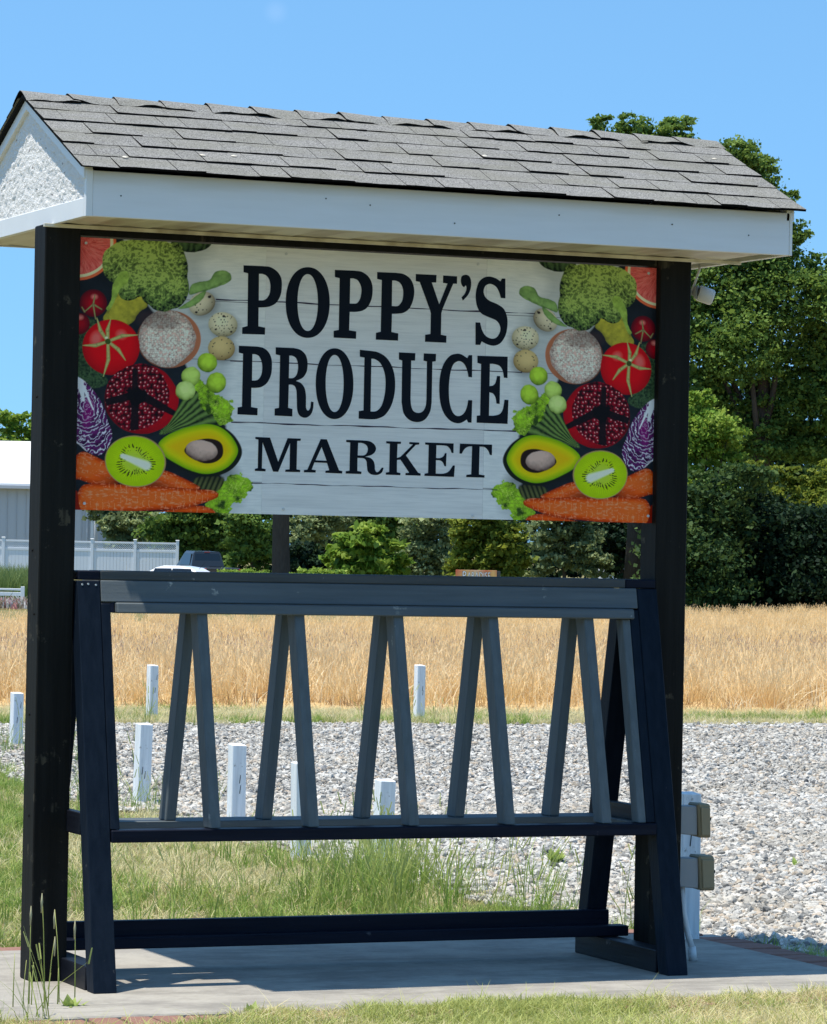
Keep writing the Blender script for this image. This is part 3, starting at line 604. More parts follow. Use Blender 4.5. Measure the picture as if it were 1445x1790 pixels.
    # salad stems and upper lettuce
    m, sdv = poly(z5([(690, 515), (770, 430), (850, 290), (920, 210), (1030, 170), (1090, 250), (1160, 330), (1200, 440), (1050, 460), (880, 480), (760, 515)]), 2, 1); th = np.arctan2(Y-760, X-282)
    put(m, g2(.5+.45*np.sin(th*46+f1*4)+.3*(f2-.5), (14, 26, 14), (94, 116, 58)))
    wxx, wyy = X+9*(f2-.5), Y+9*(f1-.5); rdg = np.abs(2*fbm(wxx, wyy, 8, 3, 61)-1); fold = np.clip(rdg*2.2, 0, 1); big_ = fbm(X, Y, 13, 2, 66)
    for L in ([(955, 130), (1040, 120), (1090, 190), (1180, 240), (1250, 290), (1255, 390), (1200, 445), (1130, 420), (1060, 350), (1000, 290), (985, 210)], [(1060, 1045), (1080, 990), (1140, 905), (1200, 850), (1290, 825), (1360, 845), (1400, 920), (1355, 1000), (1300, 1050), (1250, 1060), (1230, 1115), (1090, 1115)]):
        m, sdv = poly(z5(L), 1, 6.5, 12); put(m, g2(.12+.45*fold+.9*(big_-.35)+.4*(f3-.5), (30, 62, 14), (148, 184, 52))); put(m*np.clip((.07-rdg)*14, 0, 1)*.6, l3((190, 208, 90))); put(m*np.clip((.38-big_)*5, 0, .8), l3((24, 44, 14)))
    m, sdv = poly(z5([(960, 860), (1180, 850), (1140, 960), (1010, 940)]), 3, 2); put(m, g2(.5+.5*np.sin(X*.7+Y*.3), (22, 28, 14), (76, 78, 44)))
    # sprouts
    for (cx, cy, rx, ry, pale) in ((362, 634, 17.5, 17, 0), (333.5, 658, 16.5, 17, .3), (378, 669, 17, 18, 0), (324, 683.5, 17, 17, .6)):
        m, u, v, r = ell(cx, cy, rx, ry, .3, .1, 4); w1, w2, wi, wx, wy = worley(X, Y, 15, int(cx)); vv = 1.05-.75*r*r-.3*v+.35*(np.clip(w2-w1, 0, .5)-.25)
        put(m, g2(vv, (46, 70, 12), (158, 186, 62))); put(m*pale*np.clip(vv, 0, 1), l3((188, 196, 140)))
    # cabbage
    m, sdv = poly(z5([(40, 80), (75, 85), (140, 130), (200, 200), (262, 300), (300, 420), (332, 520), (310, 610), (240, 680), (150, 660), (85, 605), (40, 560)]), 1)
    wx_, wy_ = X+9*(f1-.5)*2, Y+9*(fbm(X, Y, 20, 3, 77)-.5)*2; rr_ = np.hypot((wx_-150)*1.05, (wy_-705)*.72)
    sw = np.abs(np.sin(rr_*.52+5*f2)); put(m, g2(1-sw*1.9, (26, 8, 34), (206, 196, 210))); put(m*(sw > .45)*.55, g2(f2*1.3-.2, (30, 8, 40), (124, 44, 116)))
    m2, *_ = ell(154, 719, 9, 26, .15, .4, 6, 6); put(m2*m*.6, l3((122, 24, 96)))
    m2, t, d = seg(139, 664, 146, 700, 7, 2); put(m2*m, l3((206, 202, 196))); m2, t, d = seg(146, 676, 163, 716, 3, 1); put(m2*m, l3((200, 190, 200)))
    put(m*np.clip((3-sdv)/2, 0, 1)*(X < 150)*.8, l3((196, 190, 186)))
    # carrots
    def carrot(L, ang, seed, hi=1.0):
        m, sdv = poly(z5(L), 1); c, s = math.cos(ang), math.sin(ang); a, b = X*c+Y*s, -X*s+Y*c
        pale = fbm(a*.35, b, 2.2, 3, seed); put(m, g2(np.clip(sdv/13, 0, .75)+.22*(f1-.5)+.05, (132, 34, 12), (226, 98, 52)))
        put(m*np.clip((pale-.58)*2.4, 0, .4)*hi, l3((232, 150, 112)))
        nt = (np.sin(a*.62+3*fbm(a, b, 9, 2, seed+1)) > .93)*(fbm(a*.3, b, 6, 2, seed+4) > .55); put(m*nt*.5, l3((206, 138, 96))); return m
    carrot([(640, 1125), (760, 1100), (960, 1068), (1080, 1085), (1115, 1130), (640, 1130)], 0, 3, .4)
    carrot([(40, 720), (62, 680), (110, 655), (180, 680), (300, 740), (420, 800), (360, 910), (200, 905), (90, 870), (40, 850)], .2, 5)
    carrot([(560, 930), (600, 840), (730, 800), (860, 850), (960, 900), (1005, 935), (900, 960), (700, 965)], .35, 7)
    m, *_ = ell(240, 845, 62, 14, .12, 0, 1, 12); put(m*.7, l3((40, 12, 10)))
    carrot([(60, 1010), (85, 940), (130, 905), (300, 900), (520, 915), (760, 925), (960, 942), (1090, 950), (1145, 975), (1130, 1010), (1020, 1050), (880, 1085), (600, 1105), (60, 1120)], .05, 9)
    # bar of reflected sun printed glossy on the carrots is real light, not print; only the red corner remains
    m, _ = poly(z5([(40, 960), (66, 960), (80, 1060), (100, 1125), (40, 1125)]), 1); put(m, l3((120, 26, 14)))
    # avocado
    A = [(690, 590), (760, 530), (880, 478), (1000, 450), (1100, 444), (1190, 470), (1270, 535), (1322, 625), (1318, 700), (1260, 780), (1170, 830), (1060, 846), (930, 815), (820, 760), (735, 705), (695, 650)]
    m, *_ = ell(350, 815, 60, 22, .2, 0, 1, 14); put(m*.6, l3((16, 14, 12)))
    m, sdv = poly(z5(A), 1); put(m, l3((16, 22, 12)))
    A2 = [(x-(14 if x > 1000 else 4), y-(2 if y < 640 else 10)) for x, y in A]
    m, sdv = poly([((x-337)*.965+336, (y-787)*.965+786) for x, y in z5(A2)], 1)
    put(m, g2(sdv/11, (98, 140, 8), (176, 172, 10))); put(m*np.clip((sdv-8)/14, 0, 1)*.85, l3((190, 150, 22)))
    m, sdv = poly(z5([(885, 640), (930, 590), (1000, 562), (1080, 555), (1150, 575), (1180, 620), (1175, 690), (1120, 735), (1040, 745), (960, 715), (905, 680)]), 1); put(m, l3((30, 16, 12)))
    m, u, v, r = ell(352, 788, 28, 18.5, .12, .08, 5); put(m, g2(1.0-.55*r*r-.45*v+.1*u+.4*(f2-.5), (52, 32, 26), (178, 148, 132)))
    # kiwi
    m, u, v, r = ell(236.5, 806.5, 53.5, 45, .12); put(m, l3((142, 116, 74)))
    m, u, v, r = ell(236, 806.5, 51.5, 43.2, .12, .03, 2); th = np.arctan2(v, u)
    put(m, g2(1.15-r*.55+.10*np.sin(th*60)*(r < .8)+.15*(f2-.5), (96, 128, 10), (164, 186, 34)))
    put(m*np.clip((.62-r)*3, 0, 1)*.5, l3((150, 160, 70)))
    sd_ = (np.abs(r-(.51+.07*np.sin(th*3+1)+.05*np.sin(th*41))) < .10)*(np.sin(th*34+1.5*np.sin(th*5)) > .1)*(fbm(X, Y, 5, 2, 90) > .36); put(m*sd_*.9, l3((24, 22, 10)))
    m, t, d = seg(214, 797, 256, 814, 5, 10); put(np.clip(m, 0, 1)*np.clip(d*2.2, 0, 1)*.9, l3((204, 208, 176)))
    return np.clip(C*1.75, 0, .9)
nu, nv = 330, 450
us = np.linspace(0, ZW, nu); vs2 = np.linspace(SZ0, SZ1, nv)
U, Vv = np.meshgrid(us, vs2)
P3 = np.stack([U, np.zeros_like(U), Vv], -1)-CAM; zc = P3@vf
PXg = 722.5+FPX*(P3@vr)/zc; PYg = 895-FPX*(P3@vu)/zc
Cc = paint(PXg, PYg)
vm = bpy.data.meshes.new('printed_vegetables')
co = np.stack([U.ravel()-ZW/2, np.zeros(nu*nv), Vv.ravel()], 1).astype(np.float32)
idx = np.arange(nu*nv).reshape(nv, nu); quad = np.stack([idx[:-1, :-1], idx[:-1, 1:], idx[1:, 1:], idx[1:, :-1]], -1).reshape(-1, 4)
def np_mesh(me, co, faces, k_):
    nf = len(faces); me.vertices.add(len(co)); me.vertices.foreach_set('co', np.ascontiguousarray(co, dtype=np.float32).ravel())
    me.loops.add(nf*k_); me.loops.foreach_set('vertex_index', np.ascontiguousarray(faces, dtype=np.int32).ravel())
    me.polygons.add(nf); me.polygons.foreach_set('loop_start', np.arange(nf, dtype=np.int32)*k_); me.update(calc_edges=True); return me
np_mesh(vm, co, quad, 4)
ca = vm.color_attributes.new('print', 'FLOAT_COLOR', 'POINT'); ca.data.foreach_set('color', np.concatenate([Cc.reshape(-1, 3), np.ones((nu*nv, 1))], 1).astype(np.float32).ravel())
k = N('vegetable_print', .42, .14); a_ = k.n.new('ShaderNodeAttribute'); a_.attribute_name = 'print'
nz_ = k.mix(k.math('MULTIPLY', k.noise(k.map(), 300, 2), .12), a_.outputs[0], (.0, .0, .0)); hsv = k.n.new('ShaderNodeHueSaturation'); hsv.inputs['Saturation'].default_value = 1.04; hsv.inputs['Value'].default_value = 1.12; k.l.new(nz_, hsv.inputs['Color'])
k.color(hsv.outputs[0]); vm.materials.append(k.m)
pl = mobj('printed_vegetables', vm, None, sg); pl.location = (ZW/2, 0, 0); pl['label'] = 'printed heap of vegetables at the left end of the sign'
pr = pl.copy(); link(pr, sg); pr.location = (SW-ZW/2, 0, 0); pr.scale = (-1, 1, 1); pr['label'] = 'mirrored print of vegetables at the right end of the sign'

# ------------------------------------------------------------------ display stand
ds = thing('display_stand', 'dark painted A-frame produce stand with grey slats and shelf under the sign', 'stand', (0, 0, 0))
LY = lambda z: -.449+.26*z
RYs = lambda z: .325-.16*z
XL = lambda z: .020*z                       # the stand leans a touch to the right
def plane(name, xa, xb, z0, z1, yf, dep, mat, off=0.0, dx=1.0, b=.003):
    return hexa(name, [(xa+XL(z0)*dx, yf(z0)+off, z0), (xb+XL(z0)*dx, yf(z0)+off, z0), (xb+XL(z0)*dx, yf(z0)+off+dep, z0), (xa+XL(z0)*dx, yf(z0)+off+dep, z0)],
                [(xa+XL(z1)*dx, yf(z1)+off, z1), (xb+XL(z1)*dx, yf(z1)+off, z1), (xb+XL(z1)*dx, yf(z1)+off+dep, z1), (xa+XL(z1)*dx, yf(z1)+off+dep, z1)], mat, ds, b)
for (xa, xb) in ((-.034, .055), (2.320, 2.409)):
    plane('leg', xa, xb, 0, 1.510, LY, .085, M['navy'])
    plane('leg', xa, xb, .0895, 1.43, RYs, .085, M['navy'])
    box('foot', xa+.001, xb-.001, LY(0)+.110, .400, 0, .0885, M['navy_y'], ds)
    box('end_rail', xa+.012, xa+.048, LY(.6)+.095, RYs(.6)-.002, .562, .645, M['navy_y'], ds)
plane('stile', .0565, .093, .588, 1.425, LY, .06, M['navy'])
plane('stile', 2.280, 2.3185, .588, 1.425, LY, .06, M['navy'])
plane('slat', 2.244, 2.2785, .588, 1.388, LY, .060, M['grey'])
XS = (.455, .852, 1.266, 1.672, 2.090)
for i, xx in enumerate(XS):
    plane('slat', xx+.003, xx+.045, .588, 1.394, LY, .082, M['grey'], off=-.004, dx=.25)
    hexa('slat', [(xx-.030, .112, .587), (xx+.012, .112, .587), (xx+.012, .198, .587), (xx-.030, .198, .587)], [(xx+.019, .060, 1.40), (xx+.061, .060, 1.40), (xx+.061, .138, 1.40), (xx+.019, .138, 1.40)], M['grey'], ds)
plane('top_rail', .112, 2.290, 1.389, 1.429, LY, .085, M['grey_x'], off=-.022, b=.005)
plane('rail_block', .058, .110, 1.391, 1.427, LY, .08, M['navy_x'], off=.002)
plane('header_board', .058, 2.318, 1.431, 1.5115, LY, .036, M['grey_x'])
plane('rear_header_board', .058, 2.318, 1.402, 1.5115, lambda z: .142, .036, M['grey_x'])
box('cap_board', .088, 2.30, -.053, .10, 1.5125, 1.549, M['cap'], ds, .004)
box('cap_end', .001, .0875, -.0525, .099, 1.5122, 1.548, M['navy_x'], ds, .004)
box('cap_end', 2.3005, 2.436, -.0525, .099, 1.5122, 1.548, M['navy_x'], ds, .004)
box('shelf_rail', .069, 2.330, -.312, -.225, .540, .5865, M['navy_x'], ds, .004)
box('shelf_rail', .069, 2.330, .232, .30, .540, .585, M['grey_x'], ds, .004)
box('shelf_board', .070, 2.329, .095, .230, .5605, .586, M['grey_x'], ds, .002)
for xa in (.0715, 2.295): box('shelf_cleat', xa, xa+.034, -.222, .093, .545, .583, M['grey'], ds, .002)
box('base_beam', -.03, 2.452, .165, .245, .0895, .132, M['navy_x'], ds, .004)
box('base_beam', -.03, 2.402, .248, .295, .0895, .19, M['navy_x'], ds, .004)
for j, (xx, zz) in enumerate(((-.016, 1.495), (.008, 1.497), (.038, 1.494))):
    tube('screw', [(xx+.03, LY(zz)-.003, zz), (xx+.03, LY(zz)+.002, zz)], .0038, M['screw'], ds, 8)

# ------------------------------------------------------------------ camera fixture, outlets, conduit
k = N('white_plastic', .35, .5); k.color((.70, .70, .68)); M['plastic'] = k.m
k = N('grey_plastic', .5, .4); k.color((.30, .31, .31)); M['greyplastic'] = k.m
k = N('tan_outlet_cover', .55, .4); k.color(k.mix(k.noise(k.map(), 8, 3), (.25, .195, .11), (.31, .245, .14))); M['tan'] = k.m
cf = thing('security_camera', 'small white cylinder floodlight on a thin bracket at the soffit\'s right corner', 'light', (0, 0, 0))
a0, a1, a2 = on_y(1222, 472, .2), on_y(1209, 510, .2), on_y(1218, 512, .2)
tube('bracket', [(a0[0], .2, ZE), a0, a1], .0055, M['plastic'], cf, 8)
b0, b1, b2, b3 = on_y(1204, 512, .2), on_y(1213, 512, .2), on_y(1220, 512, .19), on_y(1246, 521, .17)
tube('mount', [b0, b1], .011, M['greyplastic'], cf)
tube('collar', [b1, b2], [.024, .031], M['greyplastic'], cf, 20)
dd_ = (b3-b2); tube('camera_body', [b2, b2+dd_*.06, b2+dd_*.92, b3], [.030, .033, .033, .027], M['plastic'], cf, 24)  # body of the white security camera, emits nothing
def outlet(px0, py0, px1, py1, label):
    y = .02; a = on_y(px0, py0, y); b = on_y(px1, py1, y)
    t = thing('outlet_box', label, 'outlet', (0, 0, 0), group='weatherproof outlets on the right post')
    z1, z0 = a[2], b[2]; xl = 2.582; xm = a[0]+.056; xr = b[0]
    hexa('box_body', [(xl, .0, z0+.012), (xm-.004, -.005, z0+.004), (xm-.004, .07, z0+.004), (xl, .07, z0+.012)], [(xl, .0, z1-.010), (xm-.004, -.005, z1-.012), (xm-.004, .07, z1-.012), (xl, .07, z1-.010)], M['greyplastic'], t, .004)
    hexa('cover', [(xm-.002, -.02, z0-.004), (xr-.006, -.012, z0-.006), (xr-.006, .075, z0-.004), (xm-.002, .075, z0)], [(xm-.012, -.02, z1), (xr-.012, -.012, z1-.004), (xr-.012, .075, z1-.002), (xm-.012, .075, z1)], M['tan'], t, .007)
    hexa('cover_lid', [(xm+.006, -.0255, z0+.006), (xr-.012, -.0175, z0+.006), (xr-.012, -.012, z0+.006), (xm+.006, -.019, z0+.006)], [(xm-.001, -.0255, z1-.016), (xr-.016, -.0175, z1-.018), (xr-.016, -.012, z1-.018), (xm-.001, -.019, z1-.016)], M['tan'], t, .003)
    tube('latch', [(xr-.004, .02, (z0+z1)/2), (xr+.006, .02, (z0+z1)/2)], .006, M['dark'], t, 8)
    return t, xm, z0, z1
outlet(1195, 1403, 1239, 1461, 'upper tan flip cover outlet box on right post')
t2, xm, z0, z1 = outlet(1197, 1494, 1246, 1553, 'lower tan flip cover outlet box above the conduit')
cd_ = thing('conduit', 'white plastic conduit running from the lower outlet box to the pad', 'conduit')
tube('pipe', [(2.622, .03, z0+.01), (2.632, .03, z0-.10), (2.650, .02, .10), (2.664, .012, .05)], [.0125, .0125, .013, .013], M['plastic'], cd_, 14)
tube('pipe_coupling', [(2.662, .013, .056), (2.668, .01, 0)], [.0175, .0175], M['plastic'], cd_, 14)

# ------------------------------------------------------------------ white timber posts in the gravel
def wpost(px, py_base, py_top, lab, w=.092, gz=-.05, base=None, tilt=0):
    if base is None:
        d = ray(px, py_base); p = CAM+d*((gz-CAM[2])/d[2])
    else: p = np.array(base)
    q = on_y(px, py_top, p[1]); h = q[2]-gz
    t = thing('marker_post', lab, 'post', (p[0], p[1], gz), rng.normal()*.06, 'short white timber posts in the gravel')
    w2 = w/2
    hexa('timber', [(-w2, -w2, -.05), (w2, -w2, -.05), (w2, w2, -.05), (-w2, w2, -.05)], [(-w2*.97+tilt, -w2*.97, h-.004), (w2*.97+tilt, -w2*.97, h-.008), (w2*.97+tilt, w2*.97, h), (-w2*.97+tilt, w2*.97, h)], M['white_wood'], t, .004)
    for k_ in range(2):        # knot / split marks proud of the paint
        z = h*rng.uniform(.3, .85); x = rng.uniform(-w2*.5, w2*.5)
        hexa('split', [(x, -w2-.0015, z-.05), (x+.004, -w2-.0015, z-.05), (x+.004, -w2+.002, z-.05), (x, -w2+.002, z-.05)], [(x+.006, -w2-.0015, z), (x+.009, -w2-.0015, z), (x+.009, -w2+.002, z), (x+.006, -w2+.002, z)], M['dark'], t, 0)
wpost(265, 1257, 1162, 'white post left of centre at the edge of the dry field')
wpost(732, 1258, 1162, 'white post in front of the dry field seen between middle slats')
wpost(246, 1407, 1264, 'short white post just right of the left stand leg', tilt=.014)
wpost(412, 1447, 1300, 'cracked white post standing in gravel between first slats')
wpost(526, 1502, 1332, 'white post whose foot shows under the shelf, left one', tilt=-.010)
wpost(667, 1512, 1362, 'chipped white post with foot in tall grass, right one', tilt=.012)
wpost(28, 1303, 1210, 'white post at the far left edge beyond the black post')
wpost(1209, 0, 1384, 'white post behind the outlet boxes beside the right sign post', base=(3.04, .80), gz=0)

# ------------------------------------------------------------------ scattering of plants and stones
def scatter(name, pos, scl, protos, label, tilt=.15, idx_=None, mat=None):
    n = len(pos); me = bpy.data.meshes.new(name); me.vertices.add(n); me.vertices.foreach_set('co', np.asarray(pos, np.float32).ravel())
    rot = np.stack([rng.normal(0, tilt, n), rng.normal(0, tilt, n), rng.uniform(0, 6.283, n)], 1).astype(np.float32)
    a = me.attributes.new('rot', 'FLOAT_VECTOR', 'POINT'); a.data.foreach_set('vector', rot.ravel())
    s_ = np.asarray(scl, np.float32); s_ = np.repeat(s_[:, None], 3, 1) if s_.ndim == 1 else s_
    a = me.attributes.new('scl', 'FLOAT_VECTOR', 'POINT'); a.data.foreach_set('vector', np.ascontiguousarray(s_).ravel())
    a = me.attributes.new('idx', 'INT', 'POINT'); a.data.foreach_set('value', (rng.integers(0, len(protos), n) if idx_ is None else idx_).astype(np.int32))
    o = bpy.data.objects.new(name, me); link(o); tag(o, label, kind='stuff')
    c = bpy.data.collections.new(name+'_source')
    for i, p in enumerate(protos): c.objects.link(bpy.data.objects.new('%s_piece_%02d' % (name, i), p))
    ng = bpy.data.node_groups.new(name, 'GeometryNodeTree'); ng.interface.new_socket('Geometry', in_out='INPUT', socket_type='NodeSocketGeometry'); ng.interface.new_socket('Geometry', in_out='OUTPUT', socket_type='NodeSocketGeometry')
    gi, go = ng.nodes.new('NodeGroupInput'), ng.nodes.new('NodeGroupOutput'); ip = ng.nodes.new('GeometryNodeInstanceOnPoints'); ci = ng.nodes.new('GeometryNodeCollectionInfo')
    ci.inputs[0].default_value = c; ci.inputs['Separate Children'].default_value = True; ci.inputs['Reset Children'].default_value = True
    def na(nm, ty):
        q = ng.nodes.new('GeometryNodeInputNamedAttribute'); q.data_type = ty; q.inputs[0].default_value = nm; return q.outputs[0]
    L = ng.links; L.new(gi.outputs[0], ip.inputs['Points']); L.new(ci.outputs[0], ip.inputs['Instance']); ip.inputs['Pick Instance'].default_value = True
    L.new(na('idx', 'INT'), ip.inputs['Instance Index']); L.new(na('rot', 'FLOAT_VECTOR'), ip.inputs['Rotation']); L.new(na('scl', 'FLOAT_VECTOR'), ip.inputs['Scale']); L.new(ip.outputs[0], go.inputs[0])
    md = o.modifiers.new('scatter', 'NODES'); md.node_group = ng; return o
def foliage_mat(name, c0, c1, tip=None, trans=.35, rough=.6):
    k = N(name, rough, .25); col = k.mix(k.rand(), c0, c1)
    if tip is not None:
        sp_ = k.n.new('ShaderNodeSeparateXYZ'); k.l.new(k.c.outputs['Generated'], sp_.inputs[0]); col = k.mix(k.ramp(sp_.outputs[2], [(.3, 0.0), (1, 1.0)]), col, tip)
    k.color(col); tr = k.n.new('ShaderNodeBsdfTranslucent'); k.l.new(col, tr.inputs[0]); mx = k.n.new('ShaderNodeMixShader'); mx.inputs[0].default_value = trans
    k.l.new(k.b.outputs[0], mx.inputs[1]); k.l.new(tr.outputs[0], mx.inputs[2]); k.l.new(mx.outputs[0], k.n['Material Output'].inputs[0]); return k.m
def tuft(name, nb, h0, h1, spread, w, lean_, mat, seg_=3, head=False):
    V, F = [], []
    for b in range(nb):
        a = rng.uniform(0, 6.283); r0 = spread*math.sqrt(rng.random()); x0, y0 = r0*math.cos(a), r0*math.sin(a); h = rng.uniform(h0, h1)
        d = rng.uniform(0, 6.283); ln = h*abs(rng.normal(0, lean_)); f = rng.uniform(0, math.pi); wx, wy = math.cos(f)*w/2, math.sin(f)*w/2; base = len(V)
        for s_ in range(seg_+1):
            t = s_/seg_; cx, cy, cz = x0+math.cos(d)*ln*t*t, y0+math.sin(d)*ln*t*t, h*(t-.18*t*t*lean_); ww = (1-t)**.7 if not head else (1 if t < .99 else .3)
            if s_ == seg_: ww = max(ww, .08)
            V += [(cx-wx*ww, cy-wy*ww, cz), (cx+wx*ww, cy+wy*ww, cz)]
        for s_ in range(seg_): q = base+2*s_; F.append((q, q+1, q+3, q+2))
        if head:
            q = V[-1]; hx, hy = math.cos(d)*.02, math.sin(d)*.02; b2 = len(V); hw = w*1.6
            V += [(q[0]-wx/w*hw, q[1]-wy/w*hw, q[2]-.01), (q[0]+wx/w*hw, q[1]+wy/w*hw, q[2]-.01), (q[0]+hx+wx/w*hw*.8, q[1]+hy+wy/w*hw*.8, q[2]+.055), (q[0]+hx-wx/w*hw*.8, q[1]+hy-wy/w*hw*.8, q[2]+.055)]; F.append((b2, b2+1, b2+2, b2+3))
    me = mesh_from(name, V, F); me.materials.append(mat); return me
def vis(x, y, m=40, z=-.05):
    d = np.stack([x, y, np.full_like(x, z)], -1)-CAM; zc_ = d@vf; px = 722.5+FPX*(d@vr)/zc_; return (zc_ > 0) & (px > -m) & (px < PW+m)
def inpoly(x, y, P):
    ins = np.zeros(x.shape, bool)
    for i in range(len(P)):
        (x0, y0), (x1, y1) = P[i], P[(i+1) % len(P)]; c = (y0 > y) != (y1 > y); ins ^= c & (x < (x1-x0)*(y-y0)/(y1-y0+1e-12)+x0)
    return ins
def pts(n, x0, x1, y0, y1, cond=None, m=380):
    x = rng.uniform(x0, x1, n); y = rng.uniform(y0, y1, n); k_ = vis(x, y, m)
    if cond is not None: k_ &= cond(x, y)
    return x[k_], y[k_]
# stones
stone_m = []
k = N('gravel_stone', .9, .2); oi_ = k.n.new('ShaderNodeObjectInfo')
c = k.ramp(oi_.outputs['Random'], [(0, (.11, .11, .11)), (.16, (.26, .255, .24)), (.42, (.48, .47, .435)), (.64, (.62, .60, .55)), (.76, (.42, .35, .265)), (.84, (.50, .41, .32)), (.92, (.74, .72, .66)), (1, (.19, .192, .20))])
lv = k.noise(oi_.outputs['Location'], .55, 4, .6)
c = k.mix(k.math('MULTIPLY', k.ramp(lv, [(.42, 0.0), (.66, 1.0)]), .45), c, (.40, .36, .29))
k.color(c); k.bump(k.noise(k.map(), 4, 3), .3, .2); M['stone'] = k.m
for i in range(7):
    bm = bmesh.new(); bmesh.ops.create_icosphere(bm, subdivisions=1, radius=1)
    sx_, sy_, sz_ = rng.uniform(.7, 1.25), rng.uniform(.6, 1.0), rng.uniform(.4, .7)
    for v_ in bm.verts: f = 1+rng.normal()*.16; v_.co = Vector((v_.co.x*sx_*f, v_.co.y*sy_*f, v_.co.z*sz_*f))
    me = bpy.data.meshes.new('stone'); bm.to_mesh(me); bm.free(); me.materials.append(M['stone']); stone_m.append(me)
gx, gy = pts(250000, 2.9, 9.5, -.5, 10, lambda x, y: inpoly(x+.12*np.sin(y*5)+.05*np.sin(y*17), y, GRAVEL))
gx2, gy2 = pts(150000, 3, 16, 10, 19.8, lambda x, y: inpoly(x, y+.2*np.sin(x*1.3), GRAVEL))
gxx, gyy = np.concatenate([gx, gx2]), np.concatenate([gy, gy2]); n = len(gxx)
s_ = np.clip(rng.lognormal(-4.40, .42, n), .0045, .036)
scatter('gravel_stones', np.stack([gxx, gyy, -.047+s_*.25+rng.random(n)*.006], 1), s_, stone_m, 'loose pale grey gravel stones', .5)
# sparse weeds in gravel colour handled with grass below
GR = [foliage_mat('grass_blade_green', (.27, .34, .07), (.40, .45, .12), (.54, .56, .20)), foliage_mat('grass_blade_dry', (.60, .53, .25), (.78, .70, .40), (.80, .72, .44)),
      foliage_mat('grass_blade_lush', (.20, .32, .05), (.32, .44, .09), (.48, .56, .17))]
lawn = [tuft('grass_tuft', 16, .02, .055, .035, .0045, .9, GR[0]) for _ in range(3)]+[tuft('grass_tuft', 14, .02, .05, .035, .004, 1.1, GR[1]) for _ in range(4)]
back = [tuft('grass_tuft', 14, .03, .09, .05, .0055, .7, GR[0]) for _ in range(3)]+[tuft('grass_tuft', 12, .03, .07, .05, .005, .9, GR[1]) for _ in range(2)]+[tuft('grass_tuft', 12, .05, .12, .05, .006, .6, GR[2]) for _ in range(3)]
tall = [tuft('grass_tuft', 12, .14, .34, .06, .0065, .45, GR[2]) for _ in range(3)]+[tuft('grass_tuft', 9, .16, .42, .05, .005, .35, GR[0], head=True) for _ in range(2)]
# front lawn
x, y = pts(60000, -1.5, 4.6, -3.2, -.95, lambda x, y: y < -1.085+.025*np.sin(x*5+1)+.03*np.sin(x*17)-.23*np.exp(-((x+.10)/.34)**4)+rng.normal(0, .02, len(x)))
dry = fbm(x, y, .55, 3, 5)+rng.normal(0, .16, len(x)); idx_ = np.where(dry > .47, rng.integers(3, 7, len(x)), rng.integers(0, 3, len(x)))
scatter('front_grass', np.stack([x, y, np.clip(-.012-(-1.06-y)*.12, -.055, -.012)], 1), rng.uniform(.8, 1.45, len(x))*np.where(y > -1.2, .85, 1), lawn, 'short yellowing grass in front of the concrete pad', .2, idx_)
# back lawn
def backc(x, y): return (~inpoly(x-.10*np.sin(y*3)-.06, y, GRAVEL)) & ~((x > PX0-.2) & (x < PX1+.2) & (y < PY1+.20))
x, y = pts(42000, -4.0, 5.4, -.4, 20, backc); keep = rng.random(len(x)) < np.clip(1.3-y*.04, .4, 1); x, y = x[keep], y[keep]
gn = fbm(x, y, 1.1, 3, 15)+rng.normal(0, .12, len(x))+np.where((y > 4) & (y < 9) & (x > 1), -.12, .06)-np.where(x > 2.6, .06, 0)
idx_ = np.where(gn > .55, rng.integers(5, 8, len(x)), np.where(gn > .43, rng.integers(0, 3, len(x)), rng.integers(3, 5, len(x))))
scatter('back_grass', np.stack([x, y, np.full(len(x), -.055)], 1), rng.uniform(.6, 1.25, len(x))*np.where(x > 2.3, .85, 1), back, 'green and straw coloured grass behind the pad', .2, idx_)
# tall tufts along the gravel edge and around post feet
cl = [(-.52, -.98, .08, 5), (2.75, 3.5, .25, 46), (2.5, 2.9, .22, 26), (3.0, 3.9, .14, 26), (2.6, 4.3, .25, 10), (3.1, 4.4, .08, 12), (2.9, 2.4, .25, 10), (2.3, 2.8, .4, 10), (1.9, 3.0, .5, 6), (.7, 2.4, .5, 6), (1.3, 1.8, .5, 6), (4.5, 15.3, .25, 14), (3.25, 8.9, .25, 10), (3.2, 1.5, .12, 5), (2.9, 9.6, .5, 14), (4.0, 13.5, .5, 12), (7.1, 19.9, .4, 12), (9.8, 19.8, .3, 10), (3.7, 3.4, .3, 5), (2.84, 4.9, .10, 6), (2.2, 5.3, .8, 8)]
X_, Y_ = np.concatenate([rng.normal(a, s, n) for a, b, s, n in cl]), np.concatenate([rng.normal(b, s*1.2, n) for a, b, s, n in cl])
keep = ~((X_ < PX1+.2) & (Y_ < PY1+.22) & (X_ > -.36)); X_, Y_ = X_[keep], Y_[keep]
scatter('tall_grass', np.stack([X_, Y_, np.full(len(X_), -.055)], 1), rng.uniform(.55, 1.05, len(X_)), tall, 'tall green grass tufts along the gravel edge', .12)
